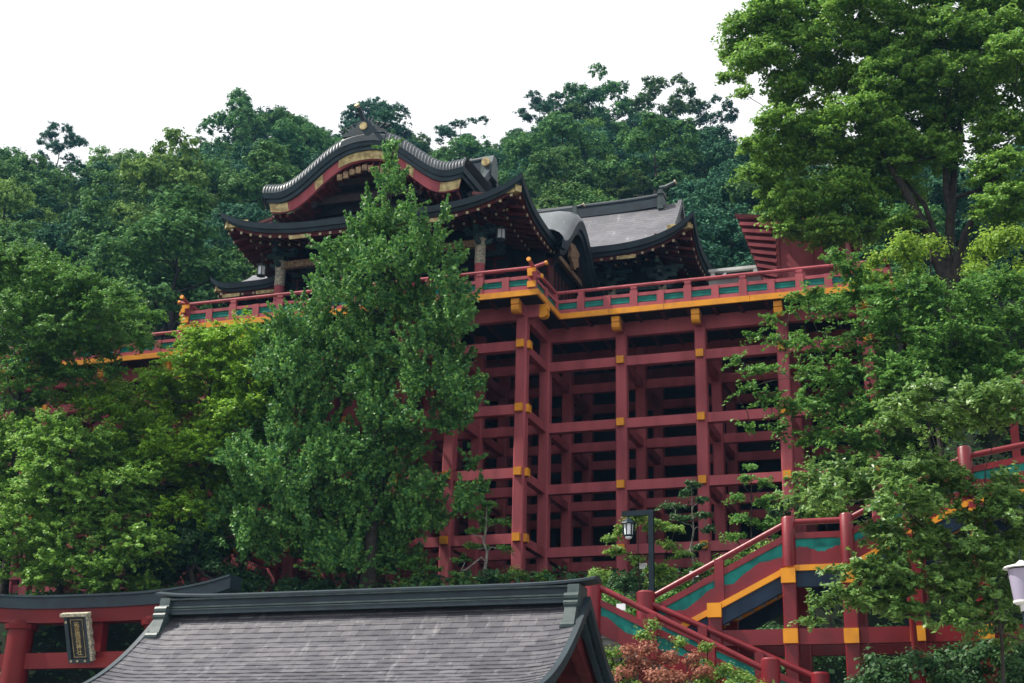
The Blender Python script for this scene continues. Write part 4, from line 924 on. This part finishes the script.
# left side
tree('maple_tree', 'feathery yellow green maple left of the ginkgo, reaching the stage railing', 'tree', bz(190,600,-3), at(215,360,-3),
     B([(183,338,14),(205,350,22),(236,338,22),(258,352,24),(190,372,26),(225,376,34),(258,388,34),(160,392,24),(175,412,34),(215,415,38),(250,425,38),(110,395,16),(95,412,18),(75,402,14),(125,415,24),(140,440,30),(175,450,36),(215,460,36),(250,462,30),(120,455,24),(160,480,34),(200,495,38),(240,495,28),(150,510,26),(190,525,32)], -3, 1.4, 1.12),
     'leaf_maple', 'feather', 40, 110, .62, .13, .2, flat=.8, twigs=.02)
tree('layered_tree', 'dark broad layered tree in front of the left stage wing', 'tree', bz(20,470,-5), at(30,300,-5),
     B([(10,262,24),(35,268,26),(60,280,26),(88,292,24),(112,304,22),(135,318,18),(20,290,36),(60,308,36),(100,320,28),(20,322,34),(60,334,30),(95,338,22),(130,336,12),(15,352,28),(45,356,20),(8,380,22),(32,392,18),(5,410,22),(40,400,12),(62,352,20,.5),(92,350,18,.5),(122,348,15,.5),(76,376,15,.5),(45,372,18,.5),(145,345,9,.5),(108,372,10,.5),(20,275,26,4.5),(55,290,24,4.5),(85,305,20,4.5),(112,318,16,4.5),(136,330,10,4.5),(30,310,30,4.5),(65,325,22,4.5)], -5, 1.4, 1.12),  # clumps set furthest back are added to shade the wing
     'leaf_broad', 'feather', 40, 110, .60, .13, .22, flat=.6, twigs=.02)
tree('bushy_tree', 'bright low spreading tree behind the left of the red shrine gate', 'tree', bz(60,640,-5.6), at(60,470,-5.6),
     B([(15,440,26),(50,436,26),(85,442,24),(25,465,36),(70,465,38),(110,470,28),(132,482,18),(20,500,40),(65,500,42),(108,505,36),(138,510,20),(20,540,40),(65,540,42),(110,545,38),(145,552,26),(25,575,36),(70,578,36),(115,582,30),(150,590,14)], -5.6, 1.2, 1.2),
     'leaf_bush', 'feather', 40, 120, .50, .125, .2, flat=.75, twigs=.02)
tree('added_shade_tree', 'unseen tall tree added beyond the left end of the stage wing to shade it', 'tree', (-36.5, -1.5, hgt(-36.5,-1.5)-.3), (-36, -1.5, 15),  # out of view, added to throw shade on the wing
     [(-36.5+a*1.0, -1.5+b_, z, 2.3) for a, b_, z in ((0,0,15),(-2,1,13),(2,-1,12.5),(0,2,11),(2.4,1.5,9.5),(-2.5,-1,9),(.5,-2.4,8.5),(2.2,-1,6.5),(0,1.5,5.5),(-2,0,5),(2.3,.8,3.5),(1.5,-2,3))], 'leaf_broad', 'tuft', 50, 12, .7, .2, .3, twigs=0)
tree('cedar_tree', 'dark shaded tree between the maple and the ginkgo above the gate hall ridge', 'tree', bz(190,620,-4), at(200,520,-4),
     B([(165,540,30),(195,545,32),(225,556,28),(180,572,30),(215,580,26),(245,585,22),(150,575,26),(265,590,18),(290,592,18),(320,594,18),(235,600,18)], -3.6, .8),
     'leaf_dark', 'tuft', 70, 60, .45, .13, .2)
# right side
tree('camphor_tree', 'very large camphor-like tree with dark forked trunks at the upper right corner', 'tree', bz(948,290,4.5), at(945,130,4.5),
     B([(745,32,22),(775,20,28),(815,14,30),(860,10,34),(910,5,34),(960,8,34),(1010,10,34),(735,52,14),(760,62,26),(795,50,32),(840,52,36),(890,48,40),(945,45,40),(1000,50,40),
        (733,78,10),(745,95,8),(800,92,30),(845,95,34),(895,90,40),(950,92,42),(1005,95,38),(780,128,22),(815,140,30),(860,130,36),(905,120,40),(960,130,38),(1010,140,30),(762,150,18),(790,168,26),(835,165,34),(880,160,40),(925,160,34),
        (752,180,16),(770,200,22),(805,205,28),(845,200,32),(885,195,32),(1000,175,26),(795,232,18),(830,235,22),(865,232,24),(1005,210,28),(780,220,14),(900,228,18),(1018,60,30)], 4.0, 1.9, 1.12),
     'leaf_camphor', 'plate', 60, 58, .46, .155, .42, flat=.8, twigs=.03, gap=(.8,-.30),
     stems=[([at(948,285,4.5),at(928,235,4.3),at(905,190,4.0),at(880,150,3.8)],[.30,.24,.17,.08]),([at(950,285,4.7),at(950,220,4.9),at(955,160,4.8),at(962,120,4.8)],[.26,.2,.15,.07]),([at(952,285,4.4),at(965,235,4.2),at(985,195,4.0),at(1005,160,4)],[.24,.18,.12,.06]),([at(944,285,4.4),at(940,250,4.2),at(925,205,4.6),at(900,175,5)],[.2,.15,.11,.05])])
tree('young_tree', 'yellow green young tree glowing under the large tree at the right', 'tree', bz(930,330,0), at(930,250,0),
     B([(885,262,14),(905,255,18),(930,252,16),(870,285,18),(900,280,24),(990,250,20),(1010,245,22),(1015,275,20),(975,275,16),(925,290,16),(905,240,10)], 0, 1),
     'leaf_yellow', 'tuft', 60, 40, .5, .13, .15)
tree('spreading_maple', 'pale green maple with long level sprays crossing the right half of the stage', 'tree', bz(935,520,-4.5), at(925,330,-4.5),
     B([(x, y, r*(.62 if x < 800 else .78 if x < 880 else 1)) for x, y, r in [(835,262,12),(850,275,14),(808,300,14),(790,310,8),(770,318,6),(830,312,20),(865,300,24),(905,305,30),(950,305,30),(1000,300,30),(760,338,8),(785,345,14),(820,345,24),(860,340,30),(905,345,34),(955,345,34),(1005,340,32),
        (735,362,8),(760,372,12),(790,378,20),(830,380,28),(870,380,30),(915,385,34),(965,380,34),(1010,380,26),(745,390,8),(770,402,14),(800,412,20),(835,415,28),(875,420,30),(915,420,28),(960,415,22),(750,428,5),(775,432,12),(815,440,18),(850,445,24),(885,450,22),(830,466,16),(865,470,18)]], -4.5, 1.6, 1.15),
     'leaf_broad', 'feather', 36, 115, .62, .12, .13, flat=.8, twigs=.03, elong=1.2)
tree('weeping_cherry', 'cherry tree with glossy pointed leaves and arching thin branches over the red stairs', 'tree', bz(1000,760,-19.5), at(985,470,-19.5),
     B([(905,408,16),(935,400,20),(965,408,24),(1000,405,26),(890,425,12),(930,428,20),(985,422,16),(1018,420,12),(815,478,12),(845,478,18),(880,482,24),(920,478,26),(955,488,20),(1000,492,20),(800,500,9),(830,500,14),(865,504,18),(905,510,26),(945,515,30),(985,515,30),(1015,520,24),
        (880,535,14),(915,545,26),(955,550,30),(1000,555,28),(835,570,6),(865,574,14),(895,580,24),(935,588,30),(980,590,28),(1010,605,20),(850,596,12),(825,605,8),(875,606,16),(905,615,16),(950,622,22),(990,630,22),(1020,640,18),(812,622,5),(1010,575,24)], -19.6, 1.2, 1.15),
     'leaf_cherry', 'feather', 32, 170, .44, .105, .09, flat=.8, twigs=.04, elong=1.5, gap=(1.5, -.06))
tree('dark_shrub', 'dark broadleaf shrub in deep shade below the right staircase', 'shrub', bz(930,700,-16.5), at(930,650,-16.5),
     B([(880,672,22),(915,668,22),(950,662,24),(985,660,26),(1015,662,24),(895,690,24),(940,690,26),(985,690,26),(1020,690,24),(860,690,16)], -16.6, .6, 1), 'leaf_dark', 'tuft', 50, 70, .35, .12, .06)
# red leaved shrub and its green neighbours in front of the lower flight
tree('nandina_shrub', 'shrub with coral red young leaves below the lower stair flight', 'shrub', bz(650,740,-19.3), at(650,672,-19.3),
     B([(632,655,11),(650,650,12),(668,662,14),(640,668,16),(660,680,18),(690,660,10),(700,672,12),(622,676,12),(680,682,14)], -19.3, .4), 'leaf_red', 'tuft', 34, 100, .24, .085, .05)
tree('azalea_shrub', 'yellow green shrub around the coral red leaved one', 'shrub', bz(690,745,-19.0), at(690,690,-19.0),
     B([(612,655,12),(615,675,16),(645,636,7),(652,626,5),(605,668,10),(705,668,12),(725,676,14),(745,682,12),(700,690,18),(660,694,18),(730,694,16),(630,692,16),(680,645,5),(708,650,6),(765,690,8)], -19.0, .4), 'leaf_shrub', 'tuft', 36, 90, .24, .085, .05)
# pruned garden trees and clipped bushes along the foot of the stage
def niwaki(label, base_px, pads, Y, leaf='leaf_broad', bark='bark_pale', r=.10, name='pruned_pine', ls=.10):
    bl = B(pads, Y, .35); b_ = bz(*base_px, Y); tp_ = at(pads[0][0], pads[0][1]+6, Y)
    tree(name, label, 'tree', b_, tp_, bl, leaf, 'plate', 60, 50, .30, ls, r, bark=bark, flat=.4, twigs=.1, wob=.15)
niwaki('thin pale-stemmed pruned tree left of the front corner post', (484,585), [(487,505,9),(478,516,10),(500,522,10),(470,532,8),(505,548,6),(462,560,9),(475,548,10),(455,575,8)], -3.6)
niwaki('yellow green cloud-pruned tree behind the black lantern pole', (640,590), [(638,520,12),(625,530,12),(660,525,14),(675,530,10),(620,552,12),(635,560,10),(668,548,12),(660,570,14),(680,556,10),(612,540,8)], -8.8, 'leaf_shrub', 'bark', .07)
niwaki('tall thin pruned pine between two stage posts above the stair rail', (694,600), [(692,485,6),(683,494,9),(700,500,7),(672,506,8),(706,516,8),(680,520,9),(708,530,6),(700,548,8),(686,556,7)], -6.6, 'leaf_dark', 'bark_pale', .09)
niwaki('small leaning pruned tree behind the upper stair rail', (752,560), [(752,468,9),(742,480,10),(765,484,9),(738,498,9),(760,505,12),(775,498,9),(745,520,12),(770,525,14),(735,538,10),(758,545,12),(782,540,10)], -7.6, 'leaf_broad', 'bark', .07)
niwaki('little shrub with level pads beside the ginkgo trunk', (425,590), [(418,560,10),(405,568,10),(435,570,8),(420,578,10)], -3.8, 'leaf_broad', 'bark', .05)
hedge = [(405,586,9,'low clipped bush at the foot of the stage beside the ginkgo',-3.9),(432,583,8,'low clipped bush under the shrub with level pads',-3.9),(462,580,9,'low clipped bush under the thin pale-stemmed tree',-3.9),(490,578,11,'clipped bush directly left of the front corner post',-3.9),(515,576,10,'clipped bush at the foot of the front corner post',-3.9),(545,577,8,'low clipped bush right of the front corner post',-3.9),
         (600,580,14,'rounded bush behind the upper left stair newel',-7.5),(625,585,16,'rounded bush left of the black lantern pole',-8.5),(665,583,16,'rounded bush right of the black lantern pole',-8.5),(690,590,12,'rounded bush under the rising stair rail',-8.5),(615,602,14,'dull green bush behind the top of the lower stair flight',-11.6),(640,612,13,'dull green bush between the two stair newels',-11.6),(670,600,12,'dull green bush beneath the rising handrail',-11.0),
         (735,560,16,'dark rounded bush behind the upper stair flight',-8),(770,552,14,'dark rounded bush beside the upper landing',-8),(795,508,18,'broad bush above the upper landing left post',-6.5),(826,512,18,'broad bush above the upper landing right post',-6.5),(700,572,11,'small bush behind the white tag and stair rail',-8.2)]
for i, (x, y, r, lab, Y) in enumerate(hedge):
    c = B([(x,y,r,0),(x+r*.7,y+r*.3,r*.75,.2),(x-r*.7,y+r*.35,r*.75,-.2)], Y, .3); b_ = bz(x, y+r, Y)
    z0 = min(b_[2], c[0][2]-1)
    lf = ['leaf_shrub','leaf_broad','leaf_shrub','leaf_dark'][i%4] if Y > -10 else 'leaf_broad'
    tree('clipped_bush', lab, 'bush', (b_[0],b_[1],z0), (c[0][0],c[0][1],c[0][2]), c, lf, 'tuft', 36, 110, .22, .085, .04, twigs=0, wob=.05)
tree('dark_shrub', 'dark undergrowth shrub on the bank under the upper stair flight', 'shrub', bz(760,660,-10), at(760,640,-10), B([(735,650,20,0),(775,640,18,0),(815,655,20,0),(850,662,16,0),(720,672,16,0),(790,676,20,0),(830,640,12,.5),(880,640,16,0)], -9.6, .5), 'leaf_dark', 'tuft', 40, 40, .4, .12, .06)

# ---------------------------------------------------------------- the wooded hill
def hill_proto(kind, seed):
    global rng
    rng = np.random.default_rng(seed); r_ = random.Random(seed)
    if kind == 'dome': bl = [(0,0,8.2,2.2)]+[(2.6*math.cos(a), 2.6*math.sin(a), 6.6+r_.uniform(-.5,.7), r_.uniform(1.5,2.2)) for a in np.arange(0,6.2,1.05)]+[(3.7*math.cos(a), 3.7*math.sin(a), 4.3+r_.uniform(-.6,.8), r_.uniform(1.4,2.0)) for a in np.arange(.4,6.4,.8)]
    elif kind == 'tall': bl = [(0,0,11.0,1.5),(.8,.4,9.4,1.8),(-1.0,.2,8.9,1.8)]+[(2.3*math.cos(a), 2.3*math.sin(a), 7.2+r_.uniform(-.9,.9), r_.uniform(1.2,1.8)) for a in np.arange(0,6.2,1.2)]+[(2.9*math.cos(a), 2.9*math.sin(a), 4.6+r_.uniform(-.6,.6), r_.uniform(1.3,1.8)) for a in np.arange(.3,6.2,1.1)]
    elif kind == 'open': bl = [(r_.uniform(-3.2,3.2), r_.uniform(-2.6,2.6), r_.uniform(8.2,12.0), r_.uniform(.75,1.35)) for _ in range(15)]+[(r_.uniform(-3,3), r_.uniform(-3,3), r_.uniform(4,7), r_.uniform(1.2,1.8)) for _ in range(6)]
    else: bl = [(r_.uniform(-.5,.5), 0, 3.5+1.25*i, max(.7, 2.7-.3*i)) for i in range(7)]+[(r_.uniform(-2.6,2.6), r_.uniform(-2.6,2.6), r_.uniform(3.5,7), 1.3) for _ in range(8)]
    bl = [(b[0],b[1],b[2]-1.7,b[3]) for b in bl]; st_ = 'tuft' if kind != 'layer' else 'plate'
    P, Nn, C, D = foliage([(b[0],b[1],b[2],b[3]*.9) for b in bl], None, 28, 22, st_, .40 if kind != 'layer' else .6, .85, gaps=False)
    S = rng.uniform(.75,1.3,len(P))*.215
    leaf = leaf_mesh('crown', P, Nn, S, 'hill_mid')
    m = MB(); limbs(m, (0,0,-1.5), (0,0,6.3 if kind != 'open' else 7.8), bl, C, .28, .03 if kind != 'open' else .25); 
    tme = bpy.data.meshes.new('trunk'); tme.from_pydata(m.v, [], m.f); tme.materials.append(MATS['bark'])
    return leaf, tme
protos = {}
for kind, seed in (('dome',1),('dome',2),('dome',3),('tall',4),('tall',5),('open',6),('open',7),('layer',8)):
    lm, tm = hill_proto(kind, seed)
    for mt in ('hill_dark','hill_mid','hill_light'):
        if (kind, mt) not in protos: protos[(kind, mt)] = []
        l2 = lm.copy(); l2.materials.clear(); l2.materials.append(MATS[mt]); protos[(kind, mt)].append((l2, tm))
rng = np.random.default_rng(99)
placed = []
looks = {'hill_dark':'dark green','hill_mid':'mid green','hill_light':'pale yellow green'}
shape = {'dome':'billowing round-crowned tree','tall':'tall heaped-crown tree','open':'open feathery tree','layer':'layered evergreen tree'}
def proj(p):
    d = Vector(p)-CAM; x, y, z = d.dot(RT), d.dot(UP), d.dot(FW); u, v = FOC*x/z, -FOC*y/z; c, s = math.cos(RL), math.sin(RL); return 512+c*u-s*v, 341.5+s*u+c*v
def place_hill(x, y, kind, mt, s, lab=None, zoff=0):
    l2, tm = rnd.choice(protos[(kind, mt)]); z = hgt(x, y)+zoff
    px, py_ = proj((x, y, z+7*s))
    if lab is None:
        zone = 'left of the main hall' if px < 210 else 'above the main hall' if px < 520 else 'behind the rear hall' if px < 720 else 'beyond the big tree'
        D = math.hypot(x-CAM.x, y-CAM.y); band = 'low on' if D < 125 else 'midway up' if D < 165 else 'crest of'
        lab = f'{looks[mt]} {shape[kind]} {band} the hill {zone}'
    e = bpy.data.objects.new('hillside_tree', None); col.objects.link(e); e.location = (x, y, z); e.rotation_euler = (0,0,rnd.uniform(0,6.28)); e.scale = (s*rnd.uniform(.9,1.15), s*rnd.uniform(.9,1.15), s*rnd.uniform(.88,1.12))
    tag(e, lab, 'tree', 'trees covering the hillside')
    for nm_, md in (('crown', l2), ('trunk', tm)):
        o = bpy.data.objects.new(nm_, md); col.objects.link(o); o.parent = e
hr = random.Random(21)
D = 92.0; row = 0
while D < 196:
    step = 6.6+ .014*D; w = step/D; az = -.74+(row % 2)*w*.5
    while az < .08:
        a = az+hr.uniform(-.3,.3)*w; d = D+hr.uniform(-3,3); x, y = CAM.x+d*math.sin(a), CAM.y+d*math.cos(a)
        az += w
        if y < 21: continue
        z = hgt(x, y); px, py_ = proj((x, y, z+8)); 
        if px < -60 or px > 1090: continue
        if px > 800 and d > 130 and hr.random() < .6: continue
        
        crest = d > 172
        q = hr.random()
        if crest: kind = 'open' if q < .16 else 'tall' if q < .7 else 'dome'
        else: kind = 'dome' if q < .62 else 'tall' if q < .82 else 'layer' if q < .92 else 'open'
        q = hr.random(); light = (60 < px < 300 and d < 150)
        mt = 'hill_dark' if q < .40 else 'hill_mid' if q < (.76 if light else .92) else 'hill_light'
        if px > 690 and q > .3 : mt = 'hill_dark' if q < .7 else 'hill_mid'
        place_hill(x, y, kind, mt, hr.choice((.7,.8,.95,1.1,1.3)) if not crest else hr.uniform(.62,.9))
    D += 6.2; row += 1
# crest trees that stand out against the sky
for px, py_, dist, kind, mt, s, lab in ((62,133,185,'open','hill_dark',1.0,'small umbrella-crowned tree alone on the skyline at far left'),(285,96,176,'dome','hill_dark',1.55,'largest dark dome crown on the skyline left of the gable crest'),(375,97,188,'dome','hill_dark',1.2,'dark tree on the skyline above the undulating gable'),(462,112,190,'open','hill_dark',1.1,'loose dark tree on the dip of the skyline'),
      (540,92,183,'open','hill_dark',1.0,'feathery tree on the skyline above the rear hall left end'),(600,84,180,'open','hill_mid',1.35,'widest feathery crown on the skyline above the rear hall'),(660,90,180,'open','hill_mid',1.25,'feathery crown on the skyline above the rear hall right end'),(710,102,186,'open','hill_dark',1.0,'small round open crown on the skyline before the large tree'),(590,120,160,'layer','hill_light',1.4,'broad fresh green layered tree in the middle of the hill above the rear hall')):
    az = math.atan2(*(lambda d: (d.x, d.y))(at(px, py_, 80)-CAM)); x, y = CAM.x+dist*math.sin(az), CAM.y+dist*math.cos(az)
    d_ = at(px, py_, 80)-CAM; tz = CAM.z+dist*d_.z/math.hypot(d_.x, d_.y); topz = {'dome':8.7,'tall':10.6,'open':10.9,'layer':10.1}[kind]
    place_hill(x, y, kind, mt, s, lab, zoff=tz-topz*s-hgt(x, y))

# undergrowth on the banks
P = []
for _ in range(16000):
    x = rnd.uniform(-34, 30); y = rnd.uniform(-11.6, -1.8) if rnd.random() < .8 else rnd.uniform(13.9, 30)
    if -8 < x < 9 and y < -9.5: continue
    P.append((x, y, hgt(x, y)+rnd.uniform(.0,.55)))
for _ in range(26000):
    x = 15.9+28*rnd.random()**1.3; y = rnd.uniform(-11.9, 24); P.append((x, y, hgt(x, y)+rnd.uniform(.0,.9)*rnd.random()))
P = np.array(P); Nn = rng.normal(0,.5,P.shape)+np.array([0,0,1]); Nn /= np.linalg.norm(Nn, axis=1, keepdims=True)
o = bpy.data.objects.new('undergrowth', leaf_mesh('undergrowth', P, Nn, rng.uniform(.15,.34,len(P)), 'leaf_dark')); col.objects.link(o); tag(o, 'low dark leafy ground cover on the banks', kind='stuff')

# ---------------------------------------------------------------- air
HAZE = 0.00016
if HAZE:
    mb = MB(); mb.box(-3200, 3200, -3200, 3200, -24.0, 105.0); hz = mb.build('haze', 'soil'); tag(hz, 'thin bluish summer haze over the hill', kind='stuff')
    hm = bpy.data.materials.new('haze'); hm.use_nodes = True; nt = hm.node_tree; nt.nodes.clear(); out = nt.nodes.new('ShaderNodeOutputMaterial'); vol = nt.nodes.new('ShaderNodeVolumePrincipled')
    vol.inputs['Color'].default_value = (.25,.56,1.0,1); vol.inputs['Density'].default_value = HAZE; vol.inputs['Anisotropy'].default_value = .2
    nt.links.new(vol.outputs[0], out.inputs['Volume']); hz.data.materials.clear(); hz.data.materials.append(hm)

# ---------------------------------------------------------------- light, sky, camera
SUN_EL, SUN_AZ = math.radians(55), math.radians(-104)     # azimuth from +Y towards +X; negative = behind the halls on the left
sd = Vector((math.sin(SUN_AZ)*math.cos(SUN_EL), math.cos(SUN_AZ)*math.cos(SUN_EL), math.sin(SUN_EL)))
sl_ = bpy.data.lights.new('sun', 'SUN'); sl_.energy = 5.0; sl_.angle = math.radians(.8); sl_.color = (1.0, .95, .86)
so = bpy.data.objects.new('sun', sl_); col.objects.link(so); so.rotation_euler = sd.to_track_quat('Z', 'Y').to_euler()
w = bpy.data.worlds.new('World'); sc.world = w; w.use_nodes = True; nt = w.node_tree; N = nt.nodes.new; L = nt.links.new
bg = nt.nodes['Background']; sky = N('ShaderNodeTexSky'); sky.sky_type = 'NISHITA'; sky.sun_disc = False; sky.sun_elevation = SUN_EL; sky.sun_rotation = SUN_AZ; sky.dust_density = 2.5; sky.air_density = 1.2
tc = N('ShaderNodeTexCoord'); n = N('ShaderNodeTexNoise'); n.inputs['Scale'].default_value = 1.6; n.inputs['Detail'].default_value = 5; L(tc.outputs['Generated'], n.inputs[0])
mr = N('ShaderNodeMapRange'); mr.inputs['From Min'].default_value = .3; mr.inputs['From Max'].default_value = .6; mr.inputs['To Min'].default_value = .80; mr.inputs['To Max'].default_value = .95; L(n.outputs[0], mr.inputs[0])
mx = N('ShaderNodeMix'); mx.data_type = 'RGBA'; L(mr.outputs[0], mx.inputs[0]); L(sky.outputs[0], mx.inputs[6]); mx.inputs[7].default_value = (10.2, 10.2, 10.3, 1)
L(mx.outputs[2], bg.inputs[0]); bg.inputs[1].default_value = .085
cam = bpy.data.cameras.new('camera'); co = bpy.data.objects.new('camera', cam); col.objects.link(co)
cam.sensor_width = 36; cam.lens = FOC/1024*36; cam.clip_end = 6000; cam.clip_start = .5
M = Matrix((RT, UP, -FW)).transposed().to_4x4(); M = M @ Matrix.Rotation(RL, 4, 'Z')
co.matrix_world = Matrix.Translation(CAM) @ M
sc.camera = co
sc.view_settings.view_transform = 'Standard'; sc.view_settings.look = 'None'; sc.view_settings.exposure = 0.6; sc.view_settings.gamma = 1
sc.cycles.max_bounces = 6; sc.cycles.diffuse_bounces = 2; sc.cycles.glossy_bounces = 2; sc.cycles.transmission_bounces = 3; sc.cycles.transparent_max_bounces = 4; sc.cycles.volume_bounces = 0
sc.cycles.use_denoising = True
